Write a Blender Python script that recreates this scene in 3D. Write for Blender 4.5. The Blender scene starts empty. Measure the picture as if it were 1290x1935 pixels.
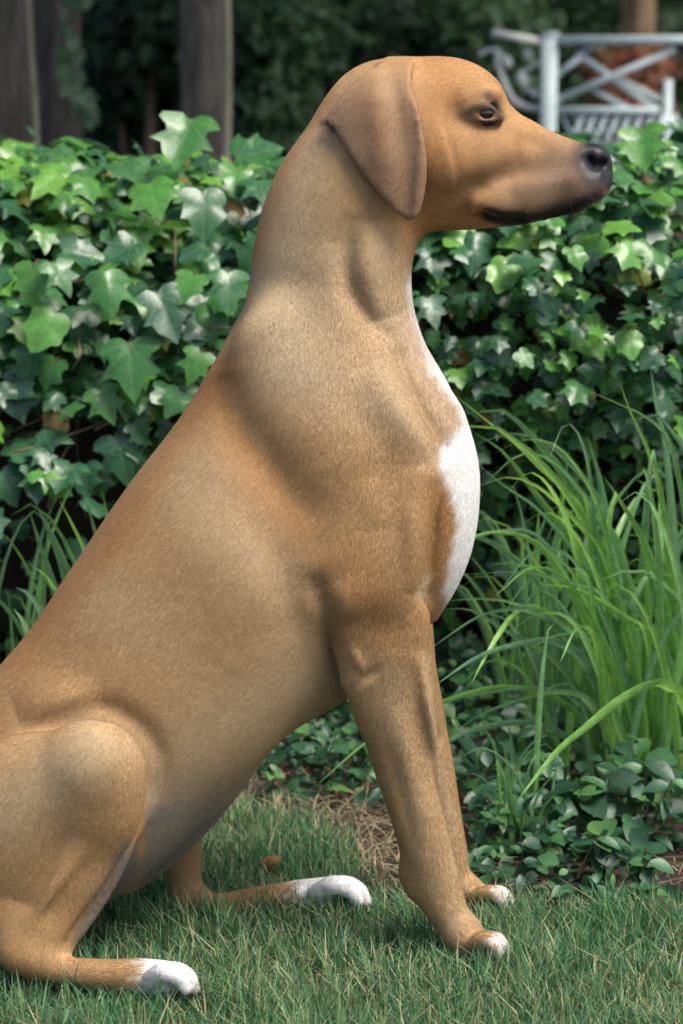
import bpy, math, random
import numpy as np
from mathutils import Vector
random.seed(7); RNG = np.random.default_rng(7)
scene = bpy.context.scene
# ---------------- camera, world, sun, exposure ----------------
F_PX, IMG_W, IMG_H = 5450.0, 1290.0, 1935.0
PITCH = math.radians(12.2)
CAM = np.array([0.0, -2.95, 1.10])
cd = bpy.data.cameras.new('camera'); cam = bpy.data.objects.new('camera', cd); scene.collection.objects.link(cam)
cam.location = CAM; cam.rotation_euler = (math.radians(90) - PITCH, 0, 0)
cd.sensor_fit = 'VERTICAL'; cd.sensor_height = 24.0; cd.lens = F_PX / IMG_H * 24.0
cd.clip_start = 0.05; cd.clip_end = 400
cd.dof.use_dof = True; cd.dof.focus_distance = 2.98; cd.dof.aperture_fstop = 4.2
scene.camera = cam
SUN_EL, SUN_AZ = 60.0, 122.0       # azimuth of the sun, degrees from +Y towards +X
world = bpy.data.worlds.new('World'); scene.world = world; world.use_nodes = True
wn = world.node_tree.nodes; wl = world.node_tree.links
sky = wn.new('ShaderNodeTexSky'); sky.sky_type = 'NISHITA'; sky.sun_disc = False
sky.sun_elevation = math.radians(SUN_EL); sky.sun_rotation = math.radians(SUN_AZ)
sky.air_density = 1.0; sky.dust_density = 3.0; sky.ozone_density = 1.0
wl.new(sky.outputs[0], wn['Background'].inputs[0]); wn['Background'].inputs[1].default_value = 0.105
sd = bpy.data.lights.new('sun', 'SUN'); sun = bpy.data.objects.new('sun', sd); scene.collection.objects.link(sun)
sd.energy = 3.0; sd.angle = math.radians(28); sd.color = (1.0, 0.95, 0.86)
_a, _e = math.radians(SUN_AZ), math.radians(SUN_EL)
_s = Vector((math.sin(_a) * math.cos(_e), math.cos(_a) * math.cos(_e), math.sin(_e)))
sun.rotation_euler = _s.to_track_quat('Z', 'Y').to_euler(); sun.location = _s * 20
scene.view_settings.view_transform = 'Standard'; scene.view_settings.look = 'None'
scene.view_settings.exposure = 0.92; scene.view_settings.gamma = 1.0
scene.view_settings.use_curve_mapping = False
scene.cycles.max_bounces = 8; scene.cycles.transparent_max_bounces = 8
scene.cycles.use_denoising = True

# ---------------- helpers ----------------
CP, SP = math.cos(PITCH), math.sin(PITCH)
def at(px, py, Y):
    """world point seen at photo pixel (px, py) standing at distance Y"""
    u = (px - IMG_W / 2) / F_PX; v = -(py - IMG_H / 2) / F_PX
    d = np.array([u, CP + v * SP, -SP + v * CP])
    return CAM + d * ((Y - CAM[1]) / d[1])
def on_ground(px, py, z=0.0):
    u = (px - IMG_W / 2) / F_PX; v = -(py - IMG_H / 2) / F_PX
    d = np.array([u, CP + v * SP, -SP + v * CP])
    return CAM + d * ((z - CAM[2]) / d[2])
def mpp(p):
    """metres per photo pixel at a world point"""
    q = np.asarray(p) - CAM
    return (q[1] * CP - q[2] * SP) / F_PX
def proj(P):
    Q = P - CAM
    dep = Q[..., 1] * CP - Q[..., 2] * SP
    up = Q[..., 1] * SP + Q[..., 2] * CP
    return IMG_W / 2 + Q[..., 0] / dep * F_PX, IMG_H / 2 - up / dep * F_PX
def mesh_from(name, verts, faces, smooth=True):
    me = bpy.data.meshes.new(name)
    if isinstance(faces, np.ndarray):
        n, k = faces.shape
        me.vertices.add(len(verts)); me.vertices.foreach_set('co', np.asarray(verts, np.float32).ravel())
        me.loops.add(n * k); me.loops.foreach_set('vertex_index', faces.astype(np.int32).ravel())
        me.polygons.add(n); me.polygons.foreach_set('loop_start', np.arange(n, dtype=np.int32) * k)
        me.polygons.foreach_set('loop_total', np.full(n, k, np.int32))
        me.update(calc_edges=True)
    else:
        me.from_pydata([tuple(map(float, v)) for v in verts], [], faces); me.update()
    if smooth:
        me.polygons.foreach_set('use_smooth', np.ones(len(me.polygons), bool))
    return me
def add(name, me, mat=None, parent=None, label=None, cat=None, group=None, kind=None, loc=None):
    o = bpy.data.objects.new(name, me); scene.collection.objects.link(o)
    if mat is not None and me is not None and not me.materials: me.materials.append(mat)
    if parent is not None: o.parent = parent
    if loc is not None: o.location = loc
    if label: o['label'] = label
    if cat: o['category'] = cat
    if group: o['group'] = group
    if kind: o['kind'] = kind
    return o
def empty(name, loc, label, cat, group=None):
    return add(name, None, None, None, label, cat, group, None, loc)
def vattr(me, name, arr, kind='FLOAT'):
    a = me.attributes.new(name, kind, 'POINT')
    if kind == 'FLOAT': a.data.foreach_set('value', np.asarray(arr, np.float32).ravel())
    elif kind == 'FLOAT_COLOR': a.data.foreach_set('color', np.asarray(arr, np.float32).ravel())
    else: a.data.foreach_set('vector', np.asarray(arr, np.float32).ravel())
class NT:
    """small node-tree writer"""
    def __init__(s, name):
        s.m = bpy.data.materials.new(name); s.m.use_nodes = True
        s.t = s.m.node_tree; s.n = s.t.nodes; s.l = s.t.links; s.b = s.n['Principled BSDF']
    def new(s, typ, **kw):
        x = s.n.new(typ)
        for k, v in kw.items(): setattr(x, k, v)
        return x
    def set(s, node, **kw):
        for k, v in kw.items(): node.inputs[k.replace('_', ' ')].default_value = v
        return node
    def link(s, a, b): s.l.new(a, b)
    def noise(s, scale, detail=4, rough=.55, vec=None, dist=0):
        x = s.new('ShaderNodeTexNoise'); x.inputs['Scale'].default_value = scale
        x.inputs['Detail'].default_value = detail; x.inputs['Roughness'].default_value = rough
        x.inputs['Distortion'].default_value = dist
        if vec is not None: s.link(vec, x.inputs['Vector'])
        return x.outputs['Fac']
    def ramp(s, fac, stops):
        x = s.new('ShaderNodeValToRGB'); e = x.color_ramp.elements
        while len(e) < len(stops): e.new(.5)
        for i, (p, c) in enumerate(stops):
            e[i].position = p; e[i].color = (c[0], c[1], c[2], 1) if not isinstance(c, (int, float)) else (c, c, c, 1)
        s.link(fac, x.inputs[0]); return x.outputs[0]
    def mix(s, fac, a, b, mode='MIX'):
        x = s.new('ShaderNodeMix', data_type='RGBA', blend_type=mode)
        for q, (val, sock) in enumerate(((fac, x.inputs[0]), (a, x.inputs[6]), (b, x.inputs[7]))):
            if isinstance(val, bpy.types.NodeSocket): s.link(val, sock)
            elif isinstance(val, (int, float)): sock.default_value = val if q == 0 else (val, val, val, 1)
            else: sock.default_value = (val[0], val[1], val[2], 1)
        return x.outputs[2]
    def math(s, op, a, b=0.0, clamp=False):
        x = s.new('ShaderNodeMath', operation=op); x.use_clamp = clamp
        for i, v in enumerate((a, b)):
            if isinstance(v, bpy.types.NodeSocket): s.link(v, x.inputs[i])
            else: x.inputs[i].default_value = v
        return x.outputs[0]
    def attr(s, name, out='Fac'):
        x = s.new('ShaderNodeAttribute'); x.attribute_name = name; return x.outputs[out]
    def bump(s, h, strength=.3, dist=.002):
        x = s.new('ShaderNodeBump'); x.inputs['Strength'].default_value = strength; x.inputs['Distance'].default_value = dist
        s.link(h, x.inputs['Height']); s.link(x.outputs[0], s.b.inputs['Normal']); return x
def catmull(nodes, n=4):
    N = np.array(nodes, float)
    if len(N) < 3: return N
    E = np.vstack([2 * N[0] - N[1], N, 2 * N[-1] - N[-2]]); out = []
    for i in range(1, len(E) - 2):
        p0, p1, p2, p3 = E[i - 1:i + 3]
        for t in np.arange(n) / n:
            out.append(.5 * ((2 * p1) + (-p0 + p2) * t + (2 * p0 - 5 * p1 + 4 * p2 - p3) * t * t + (-p0 + 3 * p1 - 3 * p2 + p3) * t ** 3))
    out.append(E[-2]); return np.array(out)
def sphere_mesh(name, r, seg=32, rings=20, squash=(1, 1, 1)):
    vs = [(0, 0, r)]; fs = []
    for i in range(1, rings):
        a = math.pi * i / rings
        for j in range(seg):
            b_ = 2 * math.pi * j / seg; vs.append((r * math.sin(a) * math.cos(b_), r * math.sin(a) * math.sin(b_), r * math.cos(a)))
    vs.append((0, 0, -r))
    for j in range(seg): fs.append((0, 1 + j, 1 + (j + 1) % seg)); 
    for i in range(rings - 2):
        for j in range(seg):
            a = 1 + i * seg; fs.append((a + j, a + seg + j, a + seg + (j + 1) % seg, a + (j + 1) % seg))
    e = len(vs) - 1; a = 1 + (rings - 2) * seg
    for j in range(seg): fs.append((e, a + (j + 1) % seg, a + j))
    return mesh_from(name, np.array(vs) * squash, fs)
# ---------------- leaf and blade tools ----------------
def norm(v): return v / (np.linalg.norm(v, axis=-1, keepdims=True) + 1e-12)
def frames(nrm, tip):
    """columns: leaf x, leaf y (towards the tip), leaf z (upper side)"""
    nrm = norm(nrm); tip = norm(tip - (tip * nrm).sum(-1, keepdims=True) * nrm); return np.stack([np.cross(tip, nrm), tip, nrm], -1)
def scatter_mesh(name, temps, P, R, S, rnd, which=None):
    """one mesh out of many leaves; temps = list of (verts, quads)"""
    which = RNG.integers(0, len(temps), len(P)) if which is None else which
    VV, FF, RR, LL = [], [], [], []; off = 0
    for k, (tv, tf) in enumerate(temps):
        m = which == k; n = m.sum()
        if n == 0: continue
        v = np.einsum('nij,vj->nvi', R[m] * S[m][:, None, None], tv) + P[m][:, None]
        VV.append(v.reshape(-1, 3)); FF.append((tf[None] + (np.arange(n) * len(tv))[:, None, None]).reshape(-1, tf.shape[1]) + off); off += n * len(tv)
        RR.append(np.repeat(rnd[m], len(tv))); LL.append(np.tile(tv, (n, 1)))
    me = mesh_from(name, np.vstack(VV), np.vstack(FF)); vattr(me, 'rnd', np.concatenate(RR)); vattr(me, 'luv', np.vstack(LL), 'FLOAT_VECTOR'); return me
def ivy_template(seed, lobes=1.0, curl=.25, fold=.15):
    r = np.random.default_rng(seed)
    half = [(.0, -.02), (.16, -.13), (.34, -.13), (.50, -.02), (.56, .14), (.40, .24), (.36, .34), (.48, .46), (.60, .60), (.40, .62), (.26, .70), (.14, .90), (.0, 1.08)]
    rnd_ = [(.0, -.02), (.16, -.12), (.32, -.10), (.44, .0), (.50, .14), (.51, .26), (.50, .38), (.47, .50), (.42, .62), (.34, .73), (.24, .84), (.12, .94), (.0, 1.02)]
    h = np.array(half) * lobes + np.array(rnd_) * (1 - lobes)
    right = h[1:-1] * (1 + r.normal(0, .05, (len(h) - 2, 1))); left = h[1:-1][::-1] * (1 + r.normal(0, .05, (len(h) - 2, 1))) * [-1, 1]
    out = np.vstack([h[:1], right, h[-1:], left]); n = len(out); c = np.array([0, .32])
    rings = [out, c + (out - c) * .62, c + (out - c) * .28]
    V2 = np.vstack(rings + [c[None]]); x, y = V2[:, 0], V2[:, 1]
    z = fold * np.abs(x) - curl * (y - .2) ** 2 - curl * 1.3 * x * x + .05 * np.sin(5 * x + seed) + .035 * np.sin(9 * y + seed * 2) * np.abs(x) * 2
    V3 = np.c_[x, y, z]; F = []
    for k in range(2):
        for i in range(n): j = (i + 1) % n; F.append((k * n + i, k * n + j, (k + 1) * n + j, (k + 1) * n + i))
    for i in range(0, n, 2): F.append((2 * n + i, 2 * n + (i + 1) % n, 2 * n + (i + 2) % n, 3 * n))
    return V3 - [0, 0, 0], np.array(F)
IVY = [ivy_template(i, l, c, f) for i, (l, c, f) in enumerate([(1, .25, .15), (.9, .35, -.12), (.75, .2, .25), (1.05, .1, .3), (.45, .3, .1), (.6, .45, .2), (.85, .15, -.2), (.2, .25, .18)])]
def simple_leaf(w=.32, curl=.3, fine=True):
    ys, ws = (np.array([0, .12, .3, .5, .7, .87, 1.0]), np.array([.02, .5, .88, 1.0, .82, .45, .0]) * w) if fine else (np.array([0, .25, .6, 1.0]), np.array([.0, .9, .75, .0]) * w)
    V3 = [];
    for y, q in zip(ys, ws):
        for x in (-q - .004, 0, q + .004): V3.append((x, y, .35 * abs(x) - curl * y * y))
    F = [(i * 3 + j, i * 3 + j + 1, i * 3 + j + 4, i * 3 + j + 3) for i in range(len(ys) - 1) for j in range(2)]
    return np.array(V3), np.array(F)
COARSE = [simple_leaf(.30, .3, False), simple_leaf(.38, .1, False), simple_leaf(.24, .5, False)]
SMALL = [simple_leaf(.30, .3), simple_leaf(.38, .1), simple_leaf(.24, .5)]

def leaf_material(name, stops, rough=.36, veins=True, trans=.28, spec=.5):
    n = NT(name)
    oi = n.new('ShaderNodeObjectInfo').outputs['Random']
    rnd = n.math('FRACT', n.math('ADD', n.attr('rnd'), oi))
    col = n.ramp(rnd, stops)
    luv = n.attr('luv', 'Vector'); geo = n.new('ShaderNodeNewGeometry')
    sp = n.new('ShaderNodeSeparateXYZ'); n.link(luv, sp.inputs[0]); ax = n.math('ABSOLUTE', sp.outputs['X']); y = sp.outputs['Y']
    blot = n.noise(7, 4, .6, luv); big = n.noise(60, 3, .6, geo.outputs['Position'])
    col = n.mix(.5, col, n.ramp(blot, [(.3, .62), (.7, 1.35)]), 'MULTIPLY')
    col = n.mix(.35, col, n.ramp(big, [(.35, .6), (.65, 1.4)]), 'MULTIPLY')
    if veins:
        ds = []
        for a in (0, 40, 78):
            a = math.radians(a); dx, dy = math.sin(a), math.cos(a)
            ds.append(n.math('ABSOLUTE', n.math('SUBTRACT', n.math('MULTIPLY', ax, dy), n.math('MULTIPLY', n.math('SUBTRACT', y, .02), dx))))
        d = n.math('MINIMUM', n.math('MINIMUM', ds[0], ds[1]), ds[2])
        vm = n.ramp(d, [(0.0, .30), (.03, 0.0)]); col = n.mix(vm, col, (.22, .33, .14))
    n.link(col, n.b.inputs['Base Color']); n.b.inputs['Roughness'].default_value = rough; n.b.inputs['Specular IOR Level'].default_value = spec
    hs = n.new('ShaderNodeHueSaturation'); hs.inputs['Hue'].default_value = .485; hs.inputs['Value'].default_value = 1.6; n.link(col, hs.inputs['Color'])
    tr = n.new('ShaderNodeBsdfTranslucent'); n.link(hs.outputs[0], tr.inputs['Color'])
    mx = n.new('ShaderNodeMixShader'); mx.inputs[0].default_value = trans; n.link(n.b.outputs[0], mx.inputs[1]); n.link(tr.outputs[0], mx.inputs[2])
    n.link(mx.outputs[0], n.n['Material Output'].inputs['Surface'])
    n.bump(blot, .25, .002)
    return n.m
def tube(path, rad, seg=6):
    P = np.array(path, float); V3 = []; F = []
    rad = np.broadcast_to(rad, (len(P),))
    up = np.array([0.3, 1, .2])
    for i, p in enumerate(P):
        t = norm(P[min(i + 1, len(P) - 1)] - P[max(i - 1, 0)]); a = norm(np.cross(t, up)); b = np.cross(t, a)
        for j in range(seg):
            w = 2 * math.pi * j / seg; V3.append(p + rad[i] * (math.cos(w) * a + math.sin(w) * b))
    for i in range(len(P) - 1):
        for j in range(seg): F.append((i * seg + j, i * seg + (j + 1) % seg, (i + 1) * seg + (j + 1) % seg, (i + 1) * seg + j))
    return np.array(V3), np.array(F)
def join(parts):
    VV, FF = [], []; o = 0
    for v, f in parts: VV.append(v); FF.append(f + o); o += len(v)
    return np.vstack(VV), np.vstack(FF)
def box(cx, cy, cz, sx, sy, sz):
    v = np.array([(x, y, z) for x in (-.5, .5) for y in (-.5, .5) for z in (-.5, .5)]) * [sx, sy, sz] + [cx, cy, cz]
    return v, np.array([(0, 1, 3, 2), (4, 6, 7, 5), (0, 4, 5, 1), (2, 3, 7, 6), (0, 2, 6, 4), (1, 5, 7, 3)])
def bar(a, b, w, d):
    """a flat wooden bar between two points in an X-Z plane, bevelled"""
    a, b = np.array(a, float), np.array(b, float); t = norm(b - a); L = np.linalg.norm(b - a); s = np.array([-t[2], 0, t[0]]); y = np.array([0, 1, 0]); c = .15 * min(w, d)
    sec = [(-w / 2 + c, -d / 2), (w / 2 - c, -d / 2), (w / 2, -d / 2 + c), (w / 2, d / 2 - c), (w / 2 - c, d / 2), (-w / 2 + c, d / 2), (-w / 2, d / 2 - c), (-w / 2, -d / 2 + c)]
    V3 = [p + s * u + y * v for p in (a, b) for u, v in sec]; F = [(i, (i + 1) % 8, 8 + (i + 1) % 8, 8 + i) for i in range(8)]
    F += [(0, 7, 6, 1), (1, 6, 5, 2), (2, 5, 4, 3), (8, 9, 14, 15), (9, 10, 13, 14), (10, 11, 12, 13)]
    return np.array(V3), np.array(F)
def blade(path, w, n=14, fold=.25, twist=0.0):
    """a strap leaf along a path, tapering to its tip (last point)"""
    P = np.array(path, float)
    if len(P) > 2: P = catmull(np.c_[P, np.zeros((len(P), 2))], 6)[:, :3]
    s = np.r_[0, np.cumsum(np.linalg.norm(np.diff(P, axis=0), axis=1))]; q = np.linspace(0, s[-1], n); P = np.stack([np.interp(q, s, P[:, i]) for i in range(3)], -1)
    V3 = []; L = []
    for i, p in enumerate(P):
        u = i / (n - 1); t = norm(P[min(i + 1, n - 1)] - P[max(i - 1, 0)])
        side = norm(np.cross(t, np.array([.15, 1.0, .35]))); 
        face = np.cross(side, t); a = twist * u; side2 = side * math.cos(a) + face * math.sin(a); face2 = face * math.cos(a) - side * math.sin(a)
        ww = w * min(1, .55 + 1.6 * u) * (1 - max(0, (u - .45) / .55) ** 1.8) + .0002
        for k in (-1, 0, 1): V3.append(p + side2 * (k * ww * .5) + face2 * (abs(k) * ww * fold)); L.append((k * .3, u * 6, 0))
    F = [(i * 3 + j, i * 3 + j + 1, i * 3 + j + 4, i * 3 + j + 3) for i in range(n - 1) for j in range(2)]
    return np.array(V3), np.array(F), np.array(L)

# ---------------- ground ----------------
def warp(a, b, n, p): t = np.linspace(-1, 1, n); return np.sign(t) * np.abs(t) ** p
gx = np.r_[np.linspace(-40, -2, 20), np.linspace(-1.9, 1.9, 191), np.linspace(2, 40, 20)]; gy = np.r_[np.linspace(-14, -1.1, 12), np.linspace(-1, 2.4, 171), np.linspace(2.6, 60, 40)]
X, Y = np.meshgrid(gx, gy, indexing='ij')
Z = .006 * np.sin(X * 7 + 1) * np.cos(Y * 6) + .004 * np.sin(X * 23 + Y * 11) + .003 * np.sin(Y * 31 - X * 17) + .0025 * RNG.standard_normal(X.shape) * (np.abs(X) < 1.95) - .012
nx_, ny_ = X.shape; ii = (np.arange(nx_ - 1)[:, None] * ny_ + np.arange(ny_ - 1)).ravel()
gme = mesh_from('ground', np.c_[X.ravel(), Y.ravel(), Z.ravel()], np.stack([ii, ii + ny_, ii + ny_ + 1, ii + 1], -1))
n = NT('soil')
pos = n.new('ShaderNodeNewGeometry').outputs['Position']
a = n.noise(14, 6, .7, pos); b = n.noise(160, 5, .75, pos); c = n.noise(500, 3, .7, pos)
col = n.ramp(a, [(.3, (.030, .022, .014)), (.5, (.060, .043, .028)), (.7, (.11, .083, .055))])
col = n.mix(.8, col, n.ramp(b, [(.3, .45), (.55, 1.0), (.75, 1.9)]), 'MULTIPLY')
n.link(col, n.b.inputs['Base Color']); n.b.inputs['Roughness'].default_value = .95; n.bump(n.math('ADD', b, c), .9, .008)
add('ground', gme, n.m, kind='structure')

# ---------------- lawn ----------------
def vnoise(x, y, s, seed=0):
    r = np.random.default_rng(seed); g = r.random((64, 64)); u, v = x * s + 17.3, y * s + 9.1; i, j = np.floor(u).astype(int), np.floor(v).astype(int); f, h = u - i, v - j
    f, h = f * f * (3 - 2 * f), h * h * (3 - 2 * h); G = lambda a, b: g[a % 64, b % 64]
    return (G(i, j) * (1 - f) + G(i + 1, j) * f) * (1 - h) + (G(i, j + 1) * (1 - f) + G(i + 1, j + 1) * f) * h
def lawn_density(P):
    px, py = proj(P)
    edge = np.interp(px, [-400, 0, 340, 420, 560, 660, 720, 860, 950, 1050, 1290, 1700], [1560, 1560, 1560, 1540, 1555, 1600, 1700, 1690, 1700, 1712, 1730, 1740])
    d = np.clip((py - edge + 26 * (vnoise(P[:, 0], P[:, 1], 22, 2) - .5)) / 34, 0, 1)
    bare = np.exp(-(((px - 745) / 75) ** 2 + ((py - 1640) / 75) ** 2)) + .55 * np.exp(-(((px - 560) / 150) ** 2 + ((py - 1890) / 26) ** 2)) + .5 * np.exp(-(((px - 1120) / 60) ** 2 + ((py - 1880) / 30) ** 2))
    n_ = vnoise(P[:, 0], P[:, 1], 14, 1) * .6 + vnoise(P[:, 0], P[:, 1], 45, 3) * .4
    return d * np.clip(1 - bare, 0, 1) * np.clip(.25 + 1.5 * n_, .15, 1)
def grass(name, n, lo, hi, hmin, hmax, width, dens, mat, seed, lean=.5, flat=0.0, kind='stuff'):
    r = np.random.default_rng(seed); P = np.c_[r.uniform(lo[0], hi[0], n), r.uniform(lo[1], hi[1], n), np.full(n, -.010)]
    P = P[r.random(n) < dens(P)]; n = len(P); tuft = vnoise(P[:, 0], P[:, 1], 30, 5)
    h = r.uniform(hmin, hmax, n) * (.65 + .7 * tuft); a = r.uniform(0, 2 * math.pi, n) ; ln = r.uniform(.05, lean, n) + flat
    d = np.stack([np.cos(a), np.sin(a), 0 * a], -1); up = np.array([0, 0, 1.0]); k = np.sqrt(np.clip(1 - ln ** 2, .02, 1))[:, None]
    p1 = P + h[:, None] * .5 * (up * k + d * ln[:, None] * .5); p2 = P + h[:, None] * (up * k * .92 + d * ln[:, None] * 1.15)
    b = a + math.pi / 2 + r.uniform(-.9, .9, n); s = np.stack([np.cos(b), np.sin(b), 0 * b], -1) * (width * r.uniform(.6, 1.3, n))[:, None]
    VV = np.stack([P - s, P + s, p1 - s * .8, p1 + s * .8, p2 - s * .08, p2 + s * .08], 1).reshape(-1, 3); q = (np.arange(n) * 6)[:, None]
    F = np.stack([q + [0, 1, 3, 2], q + [2, 3, 5, 4]], 1).reshape(-1, 4)
    me = mesh_from(name, VV, F); vattr(me, 'rnd', np.repeat((r.random(n) * .7 + .3 * vnoise(P[:, 0], P[:, 1], 9, 8)), 6)); vattr(me, 'luv', np.tile(np.array([(-.3, 0, 0), (.3, 0, 0), (-.3, .5, 0), (.3, .5, 0), (0, 1, 0), (0, 1, 0)]), (n, 1)), 'FLOAT_VECTOR')
    return add(name, me, mat, kind=kind)
M_GRASS = leaf_material('grass', [(.0, (.05, .15, .075)), (.4, (.085, .21, .085)), (.7, (.15, .29, .10)), (.86, (.27, .33, .16)), (1, (.46, .42, .26))], .45, False, .3, .35)
M_STRAW = leaf_material('dry_straw', [(0, (.10, .075, .045)), (.5, (.24, .18, .11)), (1, (.42, .34, .22))], .8, False, .1, .2)
g = grass('lawn_grass', 150000, (-.85, -.75), (.85, .60), .022, .056, .0011, lawn_density, M_GRASS, 11, .75)
g['label'] = 'short green lawn grass around the sitting dog'; g['category'] = 'grass'
def straw_density(P):
    px, py = proj(P); n_ = vnoise(P[:, 0], P[:, 1], 12, 9)
    return np.clip(.25 + .75 * np.exp(-(((px - 700) / 200) ** 2 + ((py - 1600) / 120) ** 2)) + .6 * (py > 1800) * n_, 0, 1) * (P[:, 1] < .62)
g = grass('dry_thatch', 26000, (-.85, -.75), (.85, .75), .025, .075, .0009, straw_density, M_STRAW, 12, .12, .86)
g['label'] = 'pale dry thatch and dead needles on the bare soil'; g['category'] = 'dry grass'
pale = grass('pale_grass', 24000, (-.45, .02), (.05, .50), .015, .034, .0011, lambda P: (lambda px, py: np.exp(-(((px - 440) / 110) ** 2 + ((py - 1610) / 60) ** 2)))(*proj(P)),
      leaf_material('pale_grass', [(0, (.16, .24, .10)), (.6, (.33, .38, .20)), (1, (.50, .50, .34))], .5, False, .3, .3), 13, .8)
pale['label'] = 'pale yellowed grass patch just behind the far hind foot'; pale['category'] = 'grass'

# curled dead leaf lying behind the far hind foot
c = on_ground(524, 1662); me = mesh_from('dead_leaf', *simple_leaf(.42, 1.0)); Vv = np.array([v.co for v in me.vertices]); 
th = Vv[:, 1] * 3.6; cur = np.c_[Vv[:, 0] + .1 * np.sin(th), .30 * np.sin(th), .32 * (1 - np.cos(th))]; me.vertices.foreach_set('co', cur.astype(np.float32).ravel())
n = NT('dead_leaf'); pos = n.new('ShaderNodeTexCoord').outputs['Object']; n.link(n.ramp(n.noise(6, 4, .6, pos), [(.3, (.16, .07, .02)), (.7, (.38, .19, .06))]), n.b.inputs['Base Color']); n.b.inputs['Roughness'].default_value = .7
dl = add('dead_leaf', me, n.m, None, 'curled orange-brown dead leaf standing in the grass behind the far hind foot', 'leaf', loc=(c[0], c[1], .004)); dl.scale = (.036,) * 3; dl.rotation_euler = (.3, .2, 2.4)

# ---------------- ivy hedge ----------------
M_IVY = leaf_material('ivy', [(0, (.022, .085, .042)), (.3, (.035, .12, .055)), (.58, (.050, .17, .045)), (.82, (.085, .25, .040)), (.965, (.15, .34, .055)), (.98, (.30, .22, .06)), (1, (.16, .08, .035))], .33, True, .28, .6)
hedge = empty('ivy_hedge', (0, .95, 0), 'waist-high hedge of glossy green ivy stretching right across behind the dog', 'hedge')
HB = np.array([0, .95, 0])
prof_s = np.array([0, .25, .5, .68, .80, .95, 1.25]); prof_y = np.array([.86, .78, .74, .76, .84, .98, 1.28]); prof_z = np.array([0, .25, .46, .62, .705, .735, .735])
def hedge_pt(x, s):
    bulge = .05 * np.sin(x * 5.1 + s * 4) + .035 * np.sin(x * 11.7 - s * 9); top = .012 * np.sin(x * 9) + .025 * np.clip(x, -1, 1)
    return np.stack([x, np.interp(s, prof_s, prof_y) + bulge, np.interp(s, prof_s, prof_z) + top * np.clip(s / .7, 0, 1)], -1)
def hedge_n(s): a = np.interp(s, [0, .4, .62, .8, 1.0], [-.15, .25, .5, 1.0, 1.5]); return np.stack([0 * s, -np.cos(a), np.sin(a)], -1)
def leaf_size(px, py):
    return .90 * np.where(px < 600, np.interp(py, [250, 500, 900, 1200], [.050, .052, .045, .038]), np.interp(py, [250, 430, 520, 760, 1000, 1400], [.052, .050, .034, .032, .024, .020]))
def hedge_leaves(n, seed, depth, xr=(-1.5, 1.5), sr=(.0, 1.2)):
    r = np.random.default_rng(seed); x = r.uniform(*xr, n); s = r.uniform(*sr, n); P = hedge_pt(x, s); N0 = hedge_n(s)
    P = P - N0 * r.uniform(*depth, n)[:, None]
    px, py = proj(P); S = leaf_size(px, py) * r.uniform(.6, 1.25, n)
    N = N0 * .8 + np.array([.15, -.1, .45]) + r.normal(0, .42, (n, 3)); tip = np.array([0, -.15, -1.0]) + r.normal(0, .55, (n, 3)); tip[:, 0] += .3 * np.sin(x * 13)
    keep = np.ones(n, bool)
    dens = np.where((px < 470) & (py > 760), .28, 1.0) * np.where((px < 330) & (py > 900), .5, 1.0); keep &= r.random(n) < dens
    return P[keep], N[keep], tip[keep], S[keep]
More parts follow.
